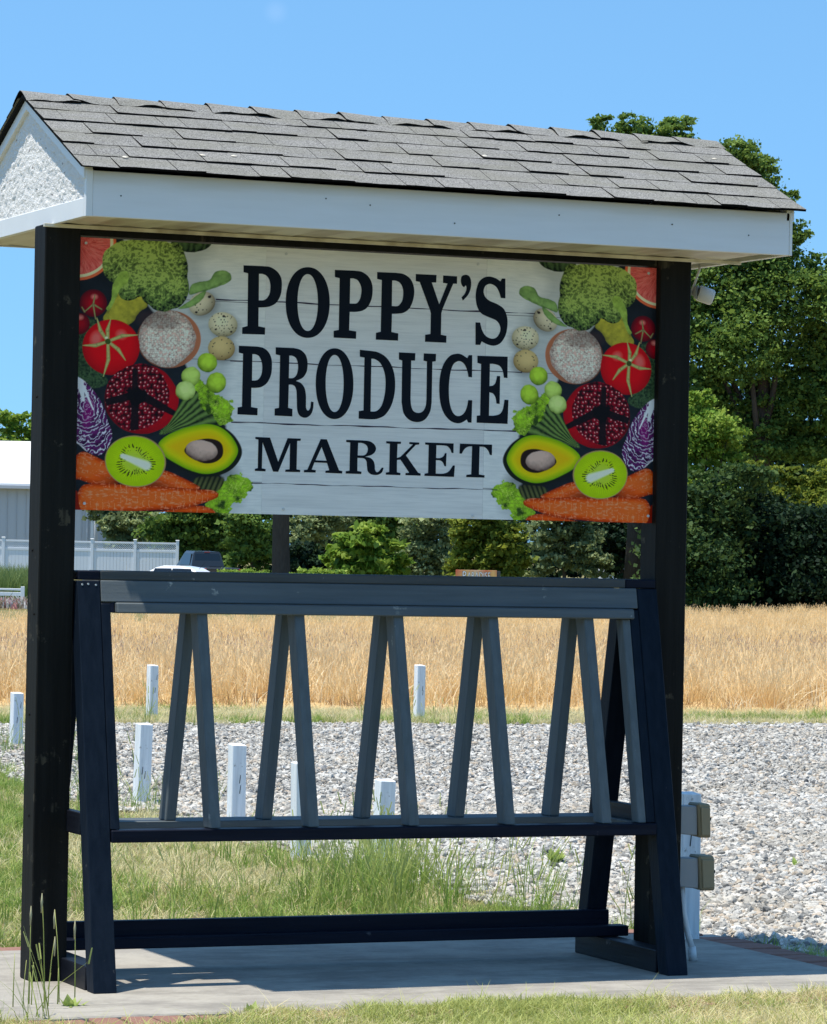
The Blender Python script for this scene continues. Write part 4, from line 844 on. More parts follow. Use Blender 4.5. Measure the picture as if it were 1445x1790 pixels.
# verge between gravel and field
x, y = pts(14000, 3, 18, 19.2, 23.2, lambda x, y: (y > 19.55+.15*np.sin(x*2.3)-.04*(x-9)) & (y < 22.8-.08*(x-8)))
gn = fbm(x, y, .8, 3, 25)+rng.normal(0, .1, len(x))-.10-.06*(x-9)/6+np.where(y > 21, -.2, .04)-np.where((x > 11) & (y < 20.2), .2, 0)
idx_ = np.where(gn > .60, rng.integers(5, 8, len(x)), np.where(gn > .50, rng.integers(0, 3, len(x)), rng.integers(3, 5, len(x)))); thin = rng.random(len(x)) < np.where(x > 10, .55, .85); x, y, idx_ = x[thin], y[thin], idx_[thin]
scatter('verge_grass', np.stack([x, y, np.full(len(x), -.05)], 1), rng.uniform(.7, 1.45, len(x)), back, 'weedy grass strip between the gravel and the field', .25, idx_)
# dry grain field
WM = [foliage_mat('dry_stalk_gold', (.66, .47, .205), (.84, .63, .33), (.88, .70, .42), .4), foliage_mat('dry_stalk_pale', (.82, .70, .46), (.90, .80, .57), None, .4), foliage_mat('dry_stalk_brown', (.30, .185, .09), (.42, .27, .13), None, .3), foliage_mat('dry_stalk_mauve', (.40, .30, .22), (.52, .40, .31), None, .3)]
wheat = [tuft('stalk_tuft', 20, .28, .50, .22, .009, .35, WM[0], 3, True) for _ in range(4)]+[tuft('stalk_tuft', 15, .16, .44, .25, .009, .8, WM[1], 3) for _ in range(2)]+[tuft('stalk_tuft', 16, .08, .24, .28, .011, 1.2, WM[2], 2) for _ in range(2)]+[tuft('stalk_tuft', 7, .25, .55, .35, .017, 1.1, WM[1], 4) for _ in range(2)]+[tuft('stalk_tuft', 10, .10, .35, .3, .014, .9, WM[2], 3)]+[tuft('stalk_tuft', 16, .22, .44, .24, .010, .5, WM[3], 3, True)]
def fieldc(x, y): return inpoly(x, y, FX)
X_, Y_ = [], []
for (y0, y1, n) in ((21, 30, 9000), (30, 50, 12000), (50, 118, 26000)):
    x, y = pts(n, 5, 80, y0, y1, fieldc, 380); X_.append(x); Y_.append(y)
X_, Y_ = np.concatenate(X_), np.concatenate(Y_)
front = Y_-(22.6-.1*(X_-8)); pick = rng.random(len(X_)); band = fbm(X_*.35, Y_, 6, 4, 55)
idx_ = np.where((front < 1.0) | (pick < .10) | ((band < .43) & (pick < .42)), rng.integers(6, 8, len(X_)), np.where(pick < .40, rng.integers(4, 6, len(X_)), rng.integers(0, 4, len(X_))))
q_ = (rng.random(len(X_)) < .26) & (Y_ < 42); idx_ = np.where(q_, rng.integers(8, 11, len(X_)), idx_); q_ = (rng.random(len(X_)) < .34*np.exp(-((Y_-41-.25*(X_-20)+6*(band-.5))/5.5)**2)); idx_ = np.where(q_, 11, idx_); sc_ = rng.uniform(.75, 1.2, len(X_))*np.clip(.45+front*.25, .45, 1)*np.where(Y_ > 50, .62, np.where(Y_ > 34, .8, .95))
scatter('grain_field', np.stack([X_, Y_, np.full(len(X_), -.05)], 1), sc_, wheat, 'ripe golden grain field stretching to the trees', .08, idx_)

# tall seed-head grass clump beside the left post, small weeds on the lawn edge
def clump(name, px, py, hts, mat, label, w=.004, spread=.05, lean_=.25, cat='grass clump'):
    d = ray(px, py); p = CAM+d*((-.02-CAM[2])/d[2]); t = thing(name, label, cat, (p[0], p[1], -.03))
    for h in hts:
        a = rng.uniform(0, 6.28); x0, y0 = spread*rng.normal()*.5, spread*rng.normal()*.5; l_ = h*rng.normal()*lean_
        P = [(x0+l_*t_**2*math.cos(a*.3), y0+l_*.3*t_**2, h*t_) for t_ in (0, .35, .7, 1)]
        tube('stem', P, [w*.5, w*.45, w*.35, w*.2], mat, t, 5)
        if h > .22:
            e = P[-1]; tube('seed_head', [(e[0]-.001, e[1], e[2]-.07), (e[0], e[1], e[2]-.03), e], [.002, .0045, .001], M['seed'], t, 6)
    return t
k = N('dry_seed_head', .8, .2); k.color((.38, .36, .22)); M['seed'] = k.m
clump('tall_grass_clump', 62, 1768, [.44, .38, .33, .36, .28, .22, .18, .16, .2], GR[0], 'tall seed headed grass clump beside the left black post', .005, .13)
def leafy(px, py, label, n=14, s=.05, mat=None):
    d = ray(px, py); p = CAM+d*((-.03-CAM[2])/d[2]); t = thing('weed', label, 'weed', (p[0], p[1], -.04))
    for i in range(n):
        a = rng.uniform(0, 6.28); e = rng.uniform(.4, 1.3); L = s*rng.uniform(.7, 1.3); w = L*.22
        c, sn = math.cos(a), math.sin(a); r_, z_ = L*math.cos(e), L*math.sin(e)
        V = [(0, 0, 0), (r_*.5*c-w*sn, r_*.5*sn+w*c, z_*.62), (r_*c, r_*sn, z_), (r_*.5*c+w*sn, r_*.5*sn-w*c, z_*.62), (r_*.5*c, r_*.5*sn, z_*.5)]
        mobj('leaf', mesh_from('leaf', V, [(0, 4, 1), (4, 2, 1), (0, 3, 4), (4, 3, 2)]), mat or GR[2], t)
    return t
leafy(122, 1772, 'small bright green weed at the pad\'s front left edge', 16, .075)
leafy(438, 1780, 'small leafy weed on the front brick edging', 14, .06)
leafy(476, 1778, 'smaller leafy weed right beside another on the bricks', 10, .045)
leafy(968, 1508, 'low green weed growing in the gravel right of the shelf', 18, .09)
leafy(1390, 1512, 'lone green weed in the open gravel at far right', 10, .05)

# ------------------------------------------------------------------ trees and shrubs
k = N('bark', .95, .1); k.color(k.mix(k.noise(k.map((6, 6, 1)), 3, 5), (.035, .030, .027), (.10, .085, .07))); k.bump(k.noise(k.map((8, 8, 1)), 4, 5), .8, .05); M['bark'] = k.m
def leaf_mat(name, c0, c1, c2, trans=.32):
    k = N(name, .65, .12); a = k.n.new('ShaderNodeAttribute'); a.attribute_name = 'tint'
    col = k.ramp(a.outputs['Fac'], [(0, c0), (.5, c1), (1, c2)])
    k.color(col); tr = k.n.new('ShaderNodeBsdfTranslucent'); tc_ = k.mix(.5, col, (c2[0]*1.3, c2[1]*1.3, c2[2])); k.l.new(tc_, tr.inputs[0]); mx = k.n.new('ShaderNodeMixShader'); mx.inputs[0].default_value = trans
    k.l.new(k.b.outputs[0], mx.inputs[1]); k.l.new(tr.outputs[0], mx.inputs[2]); k.l.new(mx.outputs[0], k.n['Material Output'].inputs[0]); return k.m
LM = {'mid': leaf_mat('leaf_mid_green', (.034, .078, .022), (.090, .165, .036), (.22, .32, .07), .36),
      'bright': leaf_mat('leaf_bright_green', (.06, .135, .02), (.16, .28, .035), (.34, .44, .09), .38),
      'yellow': leaf_mat('leaf_yellow_green', (.05, .085, .012), (.13, .18, .025), (.33, .37, .065), .38),
      'grey': leaf_mat('leaf_grey_green', (.07, .10, .05), (.17, .225, .10), (.42, .48, .25), .33),
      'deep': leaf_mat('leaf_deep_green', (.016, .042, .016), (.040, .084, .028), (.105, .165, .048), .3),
      'dark': leaf_mat('leaf_shade_green', (.005, .016, .009), (.010, .028, .015), (.030, .062, .024), .2)}  # last entry: deep understory shade put into the leaf colour
def leaves(name, blobs, n, size, mat, parent, clump=.20, up=.35, seed=0):
    """blobs: list of (centre, radius xyz). leaves gather in twig clumps near each blob's surface"""
    wts = np.array([r[0]*r[1]+r[0]*r[2] for _, r in blobs]); wts /= wts.sum(); P, T, Nn = [], [], []
    for (c, r), w in zip(blobs, wts):
        m = int(n*w); nc_ = max(6, int(m/52)); c = np.array(c); r = np.array(r)
        d = rng.normal(size=(nc_, 3)); d /= np.linalg.norm(d, axis=1)[:, None]; rad = rng.uniform(.25, 1.12, nc_)**.6; cc = c+d*r*rad[:, None]
        ct = np.clip(.5+.22*rng.normal(size=nc_)+.12*d[:, 2], 0, 1); k_ = rng.integers(0, nc_, m); cs = clump*float(r.mean())*rng.uniform(.45, 1.3, nc_)
        p = cc[k_]+rng.normal(size=(m, 3))*cs[k_][:, None]*np.array([1, 1, .42]); P.append(p); T.append(np.clip(ct[k_]+.16*rng.normal(size=m), 0, 1)); Nn.append(d[k_]*.5)
    P, T, Nn = np.concatenate(P), np.concatenate(T), np.concatenate(Nn); m = len(P)
    nr = rng.normal(size=(m, 3))+Nn*.8+np.array([0, 0, up*2]); nr /= np.linalg.norm(nr, axis=1)[:, None]; t = np.cross(nr, rng.normal(size=(m, 3))); t /= np.linalg.norm(t, axis=1)[:, None]; b = np.cross(nr, t)
    L = size*np.clip(rng.lognormal(-.12, .38, m), .35, 1.9)[:, None]; Wd = L*rng.uniform(.25, .5, m)[:, None]; V = np.stack([P-t*L*.5, P+b*Wd-nr*L*.08, P+t*L*.5, P-b*Wd-nr*L*.08], 1).reshape(-1, 3)
    F = np.arange(m*4).reshape(m, 4); me = bpy.data.meshes.new(name); np_mesh(me, V, F, 4); a = me.attributes.new('tint', 'FLOAT', 'POINT'); a.data.foreach_set('value', np.repeat(T, 4).astype(np.float32)); me.materials.append(mat)
    o = bpy.data.objects.new(name, me); return link(o, parent)
def tree(name, label, px, D, blobs_px, mat, n, leaf, trunk_r=.25, cat='tree', group=None, depth=1.0, clump=.2, nl=7, gz=None):
    base = at(px, D, -.05); gz = float(gh(base[0], base[1])) if gz is None else gz; base = at(px, D, gz)
    t = thing(name, label, cat, base, 0, group); B = []
    for q in blobs_px:
        bx, by, rp = q[:3]; rz = q[3] if len(q) > 3 and q[3] else rp; dD = q[4] if len(q) > 4 else rng.normal()*rp*D/FPX*.45; c = at2(bx, by, D+dD)-base; rr = rp*D/FPX
        B.append((c, (rr, rr*depth, rz*D/FPX)))
    leaves('crown', B, n, leaf, LM[mat], t, clump)
    top = max(b[0][2] for b in B); cen = np.mean([b[0] for b in B], 0)
    tk = [(0, 0, -.1), (.02, .02, top*.15), (cen[0]*.15, cen[1]*.15, top*.35), (cen[0]*.5, cen[1]*.5, top*.62), (cen[0]*.8, cen[1]*.8, top*.85)]
    tube('trunk', tk, [trunk_r*1.5, trunk_r, trunk_r*.85, trunk_r*.5, trunk_r*.2], M['bark'], t, 12)
    order = sorted(B, key=lambda b: -b[1][0])[:nl]
    for b in order:
        s0 = tk[1] if b[0][2] < top*.4 else tk[2]; s0 = np.array(s0)*rng.uniform(.9, 1.0); e = np.array(b[0]); mid = (s0+e)/2+np.array([0, 0, -.08*np.linalg.norm(e-s0)])
        tube('limb', [s0, mid, e], [trunk_r*.45, trunk_r*.3, trunk_r*.1], M['bark'], t, 7)
    return t
# tall trees on the right
tree('broadleaf_tree', 'tall broadleaf tree whose crown tops the right end of the roof', 1325, 136, [(1290, 268, 30), (1318, 280, 28), (1270, 290, 28), (1325, 300, 36), (1300, 330, 38), (1275, 330, 40), (1350, 360, 34), (1330, 380, 40), (1385, 345, 14), (1260, 400, 60), (1395, 410, 22), (1340, 440, 60), (1235, 500, 60), (1300, 520, 62), (1375, 520, 62), (1425, 480, 34), (1445, 560, 50), (1240, 600, 60), (1310, 610, 62), (1400, 630, 60), (1480, 640, 60), (1230, 690, 50), (1300, 700, 48), (1380, 715, 45), (1290, 760, 44), (1345, 775, 42), (1400, 765, 44), (1450, 700, 50), (1445, 780, 40), (1480, 520, 60), (1500, 720, 60), (1180, 560, 50), (1170, 660, 50)], 'mid', 125000, .145, .38, depth=.9, clump=.26)
tree('broadleaf_tree', 'tall tree further back, its top showing above the ridge left of another', 1110, 150, [(1045, 222, 22, 26), (1095, 222, 20, 24), (1090, 245, 26), (1120, 245, 28), (1150, 240, 26), (1185, 248, 28), (1040, 245, 22), (1130, 228, 22, 26), (1180, 225, 22, 26), (1200, 225, 16, 20), (1060, 290, 50), (1140, 300, 60), (1200, 320, 50), (1100, 400, 70), (1180, 430, 70), (1060, 500, 60), (1130, 560, 80), (1080, 680, 80)], 'mid', 42000, .17, .4, depth=.9, clump=.3)
tree('small_tree', 'light green small tree beside the right black post, below the tall crown', 1215, 124, [(1205, 880, 40), (1250, 850, 34), (1215, 940, 40), (1240, 1000, 30), (1205, 1020, 30), (1225, 700, 26), (1240, 745, 44), (1270, 770, 36), (1215, 790, 50), (1290, 800, 22), (1190, 730, 40), (1180, 820, 50)], 'bright', 20000, .14, .12, cat='tree', clump=.2)
tree('small_tree', 'yellow green young tree at the right edge below the tall crown', 1410, 125, [(1400, 930, 34), (1450, 950, 34), (1310, 815, 20), (1350, 835, 24), (1385, 830, 20), (1430, 845, 26), (1460, 830, 28), (1410, 870, 34), (1340, 870, 30), (1450, 890, 40), (1490, 860, 50)], 'yellow', 18000, .14, .12, clump=.2)
for i, (px, D, bl, lab, nn) in enumerate((
    (1240, 119, [(1230, 880, 52), (1275, 930, 56), (1215, 960, 60), (1250, 1010, 60), (1190, 1010, 50), (1180, 900, 50), (1290, 850, 40), (1320, 830, 30)], 'shade-dark understory shrub standing right beside the right black post', 12000),
    (1335, 121, [(1320, 890, 46), (1345, 930, 56), (1320, 985, 60), (1370, 1010, 60), (1290, 1030, 50)], 'shade-dark understory shrub in the middle of the gap right of the post', 12000),
    (1430, 119, [(1420, 930, 50), (1450, 960, 60), (1410, 1010, 60), (1470, 1020, 60), (1490, 930, 50)], 'shade-dark understory shrub at the right edge above the field', 12000))):
    tree('understory_shrub', lab, px, D, bl, ('deep', 'dark', 'dark')[i], nn*1.5, .15, .10, 'shrub', 'dark shrubs at the field edge', clump=.3, nl=3)  # shade under the tall crowns is painted into these leaf colours
for i, (px, lab) in enumerate(((1225, 'back row dark tree nearest the right post, filling gaps'), (1345, 'back row dark tree seen through gaps at middle right'), (1460, 'back row dark tree at the extreme right'))):
    tree('background_tree', lab, px, 146, [(px-40, 860, 60), (px+40, 850, 60), (px, 920, 70), (px-30, 1000, 70), (px+40, 1000, 70), (px, 780, 50), (px+5, 690, 40)], 'deep', 13000, .24, .2, 'tree', 'dark trees of the back row', clump=.3, nl=3)
# row seen between the sign and the stand
row = [
 ('shrub_tree', 'sunlit olive green tree behind the white fence', 215, 226, [(190, 910, 26), (225, 925, 30), (205, 950, 28), (250, 900, 30), (235, 960, 26), (180, 880, 30)], 'grey', 9000, .26),
 ('shrub_tree', 'leafy light green tree behind the dark pickup truck', 335, 222, [(280, 930, 30), (320, 915, 34), (365, 920, 34), (300, 960, 30), (350, 955, 32), (400, 925, 34), (390, 965, 30), (300, 885, 40), (370, 880, 40)], 'mid', 15000, .26),
 ('shrub_tree', 'shaded dark green tree left of the thick trunk', 440, 205, [(425, 915, 30), (455, 930, 30), (430, 960, 30), (462, 970, 24), (410, 985, 22), (440, 885, 30)], 'mid', 9000, .24),
 ('grey_green_tree', 'grey green feathery tree right of the thick trunk', 545, 172, [(530, 915, 30), (565, 910, 32), (540, 950, 28), (600, 905, 30), (570, 880, 36), (520, 985, 20)], 'grey', 10000, .17),
 ('dark_shrub', 'dark shaded shrub between the trunk and the bright shrub', 535, 160, [(520, 965, 26), (550, 975, 26), (545, 1000, 30), (515, 1000, 26)], 'dark', 5000, .2),
 ('bright_shrub', 'bright green large leaved shrub left of the paradise sign', 635, 138, [(600, 955, 24), (640, 940, 28), (680, 955, 24), (610, 985, 30), (655, 980, 30), (695, 985, 22), (580, 975, 20), (640, 1020, 46)], 'bright', 7000, .24),
 ('dark_tree', 'dark tree behind the bright green shrub', 650, 185, [(630, 910, 34), (670, 905, 34), (700, 920, 30), (600, 930, 30), (650, 950, 40), (600, 890, 30)], 'mid', 8000, .24),
 ('grey_green_tree', 'pale grey green feathery tree beside the bright shrub', 745, 150, [(735, 915, 34), (770, 925, 30), (725, 960, 30), (755, 975, 32), (780, 985, 24), (740, 1010, 30), (750, 880, 30), (715, 990, 20)], 'grey', 14000, .15),
 ('yellow_green_shrub', 'yellowish green tree directly behind the paradise sign', 850, 142, [(820, 925, 30), (860, 915, 32), (830, 960, 32), (885, 940, 28), (870, 980, 34), (815, 995, 28), (900, 985, 26), (850, 880, 34)], 'yellow', 13000, .19),
 ('shrub_tree', 'mid green tree with pale leaves right of the yellowish one', 985, 150, [(950, 920, 30), (990, 915, 34), (1025, 925, 28), (960, 960, 32), (1005, 965, 34), (940, 990, 24), (1040, 985, 28), (985, 880, 36)], 'grey', 12000, .18),
 ('dark_tree', 'dark tree with thin trunks left of the right black post', 1085, 158, [(1070, 925, 34), (1105, 940, 30), (1080, 980, 34), (1120, 990, 26), (1050, 960, 26), (1090, 885, 30)], 'dark', 11000, .19),
 ('background_tree', 'dense dark tree filling the back of the row at left centre', 480, 250, [(420, 930, 50), (500, 930, 50), (580, 930, 50), (460, 980, 50), (540, 985, 50)], 'dark', 9000, .32),
 ('background_tree', 'dense dark tree filling the back of the row at centre', 730, 235, [(650, 940, 50), (720, 930, 50), (800, 935, 50), (700, 985, 50), (780, 990, 50), (640, 985, 40)], 'dark', 10000, .32),
 ('background_tree', 'dense dark tree filling the back of the row at right centre', 960, 235, [(880, 940, 50), (950, 935, 50), (1030, 940, 50), (900, 990, 50), (980, 990, 50), (1050, 990, 40)], 'dark', 10000, .32),
 ('background_tree', 'dense dark tree behind the olive tree at left', 300, 262, [(240, 930, 44), (310, 930, 50), (380, 935, 50), (280, 975, 40), (350, 980, 40)], 'dark', 8000, .34),
]
for nm, lab, px, D, bl, mat, nn, lf in row: tree(nm, lab, px, D, bl, mat, nn, lf, .09, 'tree' if 'tree' in nm else 'shrub', clump=.22, nl=4)
tree('background_tree', 'light green tree top showing above the white barn roof', 30, 300, [(0, 760, 44), (35, 748, 34), (70, 770, 40), (-30, 780, 40), (20, 800, 40)], 'bright', 8000, .36, .2, clump=.2, nl=3)
# thick bare trunk with its crown behind the sign
tt = thing('trunk_tree', 'thick dark tree trunk standing left of centre under the sign', 'tree', at(490, 128, -.05))
b_ = tt.location; B0 = np.array(b_)
c0 = at2(491, 900, 128)-B0; c1 = at2(492, 800, 128)-B0
tube('trunk', [(-.0, 0, -.2), (0, 0, .25), (.01, 0, .8), tuple(c0*.6), tuple(c0), tuple(c1), tuple(c1*1.7)], [.55, .43, .34, .31, .30, .30, .2], M['bark'], tt, 18)
leaves('crown', [(at2(x, y, 128+dd)-B0, (r*.02, r*.02, r*.017)) for x, y, r, dd in ((430, 760, 70, 0), (520, 740, 80, 1), (480, 660, 80, -1), (580, 700, 70, 1), (400, 690, 60, 0), (500, 580, 70, 1))], 14000, .2, LM['mid'], tt, .25)
# low lime plants at the row's foot
for (px, D, w, lab, m_) in ((560, 118, 60, 'low lime green bush right of the thick trunk', 'bright'), (430, 170, 60, 'low bright green hedge right of the pickup truck', 'bright')):
    tree('low_bush', lab, px, D, [(px-w*.5, 1004, 20, 9), (px, 1003, 24, 10), (px+w*.5, 1006, 20, 8), (px, 1018, 40, 14)], m_, 4000, .10, .03, 'bush', clump=.3, nl=2)
# reeds and flowers at far left
g0 = at(35, 128, 0); rm = foliage_mat('reed_green', (.10, .17, .04), (.17, .25, .06), (.24, .30, .10))
rd = [tuft('reed_tuft', 20, .5, .95, .35, .03, .3, rm) for _ in range(3)]
pp = np.array([at(rng.uniform(-20, 75), rng.uniform(112, 134), -.05) for _ in range(420)])
scatter('reeds', pp, rng.uniform(.7, 1.25, len(pp)), rd, 'tall green reeds in front of the white fence', .1)
fm_ = [foliage_mat('flower_pink', (.55, .12, .2), (.6, .3, .3)), foliage_mat('flower_brown', (.2, .13, .08), (.3, .2, .15)), foliage_mat('flower_leaf', (.10, .14, .05), (.2, .22, .1)), foliage_mat('flower_straw', (.3, .23, .16), (.4, .33, .24)), foliage_mat('flower_white', (.6, .58, .55), (.7, .7, .7))]
fl = [tuft('flower_tuft', 10, .08, .26, .16, .04, .6, m_, 2) for m_ in fm_]
pp = np.array([at(rng.uniform(-10, 70), rng.uniform(97, 104), -.05) for _ in range(260)])
scatter('flower_bed', pp, rng.uniform(.7, 1.3, len(pp)), fl, 'low pink and brown flower bed at the far field edge', .1)

# ------------------------------------------------------------------ far buildings and fence
k = N('white_metal_roof', .5, .3); k.color((.72, .72, .71)); M['metal_roof'] = k.m
k = N('grey_metal_siding', .6, .3); k.color((.50, .51, .53)); M['siding'] = k.m
barn = thing('barn', 'long white metal barn behind the fence at left', 'barn', at(80, 240, -.05))
bo = np.array(barn.location); right = vr0.copy(); fwd = np.array([vf[0], vf[1], 0]); fwd /= np.linalg.norm(fwd)
def lp(u, d, z): return tuple(right*u+fwd*d+np.array([0, 0, z]))
def obox(name, u0, u1, d0, d1, z0, z1, mat, par, b=0):
    return hexa(name, [lp(u0, d0, z0), lp(u1, d0, z0), lp(u1, d1, z0), lp(u0, d1, z0)], [lp(u0, d0, z1), lp(u1, d0, z1), lp(u1, d1, z1), lp(u0, d1, z1)], mat, par, b)
u1 = (160-80)*240/FPX; u0 = -22
eave = (956-850)*240/FPX+1.68; rdg = (955-775)*252/FPX+1.68
obox('wall', u0, u1, 0, 24, 0, eave, M['siding'], barn)
for i in range(36):
    uu = u1-.1-i*.62
    if uu > -8: obox('siding_rib', uu-.035, uu, -.05, -.001, 0, eave-.02, M['siding'], barn)
hexa('roof', [lp(u0-.3, -.45, eave-.02), lp(u1+.3, -.45, eave-.02), lp(u1+.3, 12, rdg), lp(u0-.3, 12, rdg)], [lp(u0-.3, -.45, eave+.12), lp(u1+.3, -.45, eave+.12), lp(u1+.3, 12, rdg+.14), lp(u0-.3, 12, rdg+.14)], M['metal_roof'], barn, 0)
hexa('roof', [lp(u0-.3, 12.01, rdg), lp(u1+.3, 12.01, rdg), lp(u1+.3, 24.4, eave), lp(u0-.3, 24.4, eave)], [lp(u0-.3, 12.01, rdg+.14), lp(u1+.3, 12.01, rdg+.14), lp(u1+.3, 24.4, eave+.12), lp(u0-.3, 24.4, eave+.12)], M['metal_roof'], barn, 0)
obox('gutter', u0-.2, u1+.2, -.7, -.46, eave-.22, eave-.02, M['siding'], barn)
obox('corner_trim', u1-.12, u1+.05, -.08, -.051, 0, eave-.25, M['metal_roof'], barn)
obox('downspout', u1-.42, u1-.3, -.2, -.06, 0, eave-.25, M['siding'], barn)
up = thing('utility_pole', 'grey pole standing at the right corner of the barn', 'pole', at(166, 232, -.05)); tube('pole', [(0, 0, -.1), (0, 0, 3), (0, 0, 9)], [.14, .13, .11], M['siding'], up, 12)
k = N('white_vinyl_fence', .45, .4); k.color((.72, .76, .80)); M['fence'] = k.m
DF = 210; fe = thing('vinyl_fence', 'white vinyl privacy fence with lattice top in front of the barn', 'fence', at(160, DF, -.05)); pm = DF/FPX
ztop = 1.63+11*pm+.05; px_posts = [-70, 5, 84, 160, 235, 309]
H_ = ztop
for i, px in enumerate(px_posts):
    u = (px-160)*pm; obox('fence_post', u-.085, u+.085, -.085, .085, 0, H_+.10, M['fence'], fe, .01)
    obox('post_cap', u-.11, u+.11, -.11, .11, H_+.10, H_+.16, M['fence'], fe, .02)
    if i == len(px_posts)-1: break
    a, b = u+.086, (px_posts[i+1]-160)*pm-.086
    obox('fence_rail', a, b, -.03, .03, H_-.10, H_, M['fence'], fe, .005); obox('fence_rail', a, b, -.04, .04, H_-.58, H_-.44, M['fence'], fe, .005); obox('fence_rail', a, b, -.03, .03, .05, .2, M['fence'], fe, .005)
    n = 12; w = (b-a)/n
    for j in range(n): obox('fence_board', a+j*w+.006, a+(j+1)*w-.006, -.012, .012, .2, H_-.58, M['fence'], fe, 0)
    V, F = [], []
    z0, z1 = H_-.44, H_-.10; hh = z1-z0; step = .115
    for sgn, dd in ((1, -.012), (-1, .004)):
        q = a-hh
        while q < b+hh:
            xs0, xs1 = (q, q+hh) if sgn > 0 else (q+hh, q)
            def cl(xa, xb, za, zb):
                pts_ = []
                for x_, z_ in ((xa, za), (xb, zb)):
                    xc = min(max(x_, a), b); zc2 = za+(zb-za)*((xc-xa)/(xb-xa)) if xb != xa else z_; pts_.append((xc, zc2))
                return pts_
            (xa, za), (xb, zb) = cl(xs0, xs1, z0, z1)
            if abs(xa-xb) > .02:
                w2 = .018; b0_ = len(V); V += [lp(xa-w2, dd, za), lp(xa+w2, dd, za), lp(xb+w2, dd, zb), lp(xb-w2, dd, zb), lp(xa-w2, dd+.008, za), lp(xa+w2, dd+.008, za), lp(xb+w2, dd+.008, zb), lp(xb-w2, dd+.008, zb)]; F += [tuple(b0_+i_ for i_ in f) for f in BOXF]
            q += step
    mobj('lattice', mesh_from('lattice', V, F), M['fence'], fe)
# white house glimpsed through the trees at right
hs = thing('house', 'white sided house glimpsed through dark trees beside the right post', 'house', at(1125, 200, -.05))
q_ = 200/FPX
obox('wall', -2.2, 9, 0, 7, 0, (975-935)*q_+1.68, M['metal_roof'], hs)
for i in range(6): obox('siding_board', -2.2, 9, -.03, -.001, .3+i*.4, .64+i*.4, M['metal_roof'], hs, .01)
obox('window', -.9, .1, -.06, -.031, 1.3, 2.3, M['dark'], hs); obox('window_frame', -1.0, .2, -.05, -.032, 1.2, 1.29, M['metal_roof'], hs)
hexa('roof', [lp(-2.7, -.5, 2.9), lp(9.4, -.5, 2.9), lp(9.4, 3.5, 4.6), lp(-2.7, 3.5, 4.6)], [lp(-2.7, -.5, 3.05), lp(9.4, -.5, 3.05), lp(9.4, 3.5, 4.75), lp(-2.7, 3.5, 4.75)], M['shingle'], hs, 0)
# low white rail fence at far left
lf_ = thing('rail_fence', 'low white rail and post at the left edge of the field', 'fence', at(30, 106, -.05)); q_ = 106/FPX
obox('fence_post', .10, .21, -.05, .05, 0, .50, M['fence'], lf_, .005); obox('rail', -1.4, .099, -.03, .03, .22, .33, M['fence'], lf_, .005); obox('rail', -1.4, .099, -.03, .03, .38, .44, M['fence'], lf_, .005); obox('fence_post', -1.5, -1.401, -.05, .05, 0, .50, M['fence'], lf_, .005)
# PARADISE roadside sign
k = N('paradise_print', .5, .3); sp_ = k.n.new('ShaderNodeSeparateXYZ'); k.l.new(k.c.outputs['Generated'], sp_.inputs[0])
k.color(k.mix(k.math('MULTIPLY', k.noise(k.map((3, 3, 6)), 1.5, 3), .8), k.ramp(sp_.outputs[0], [(0, (.60, .14, .08)), (.25, (.70, .55, .22)), (.5, (.72, .66, .42)), (.72, (.62, .22, .10)), (.9, (.70, .55, .2)), (1, (.50, .2, .1))]), k.ramp(sp_.outputs[2], [(0, (.15, .35, .05)), (.5, (.65, .45, .1)), (1, (.6, .08, .04))]))); M['paradise'] = k.m
DP = 112; q_ = DP/FPX; ps = thing('roadside_sign', 'small colourful sign reading PARADISE in front of the yellowish tree', 'sign', at(831, DP, -.05))
zt_ = at2(831, 996.5, DP)[2]+.05; wP = 72*q_
roll_obox = obox('sign_panel', -wP/2, wP/2, -.03, .03, zt_-.62, zt_, M['paradise'], ps, .004)
obox('sign_side', wP/2+.002, wP/2+.11, .0, .10, zt_-.62, zt_-.02, M['cap'], ps, .004)
for u in (-.4, .4): obox('sign_leg', u-.04, u+.04, -.02, .02, 0, zt_-.621, M['fence'], ps, 0)
k = N('white_lettering', .5, .3); k.color((.80, .80, .78)); M['wl'] = k.m
def lettering(txt, u0, ztop, h, sx, mat, dd, name, off=0.0):
    fc = bpy.data.curves.new('t', 'FONT'); fc.body = txt; fc.size = 1; fc.offset = off; fc.space_character = 1.05
    fo = bpy.data.objects.new('t', fc); me = bpy.data.meshes.new_from_object(fo); bpy.data.objects.remove(fo); bpy.data.curves.remove(fc)
    V = np.array([v.co[:] for v in me.vertices]); F = [tuple(p.vertices) for p in me.polygons]; bpy.data.meshes.remove(me)
    mn, mx_ = V.min(0), V.max(0); sc = h/(mx_[1]-mn[1])
    return mobj(name, mesh_from(name, [lp(u0+(v[0]-mn[0])*sx/(mx_[0]-mn[0]), dd, ztop-h+(v[1]-mn[1])*sc) for v in V], F), mat, ps)
lettering('P', -.43, zt_-.035, .27, .13, M['ink'], -.0335, 'letter_outline', .03); lettering('ARADISE', -.28, zt_-.055, .235, .72, M['ink'], -.0335, 'letter_outline', .03)  # black printed outline around the white letters
lettering('P', -.42, zt_-.045, .25, .11, M['wl'], -.037, 'lettering'); lettering('ARADISE', -.275, zt_-.065, .215, .71, M['wl'], -.037, 'lettering')
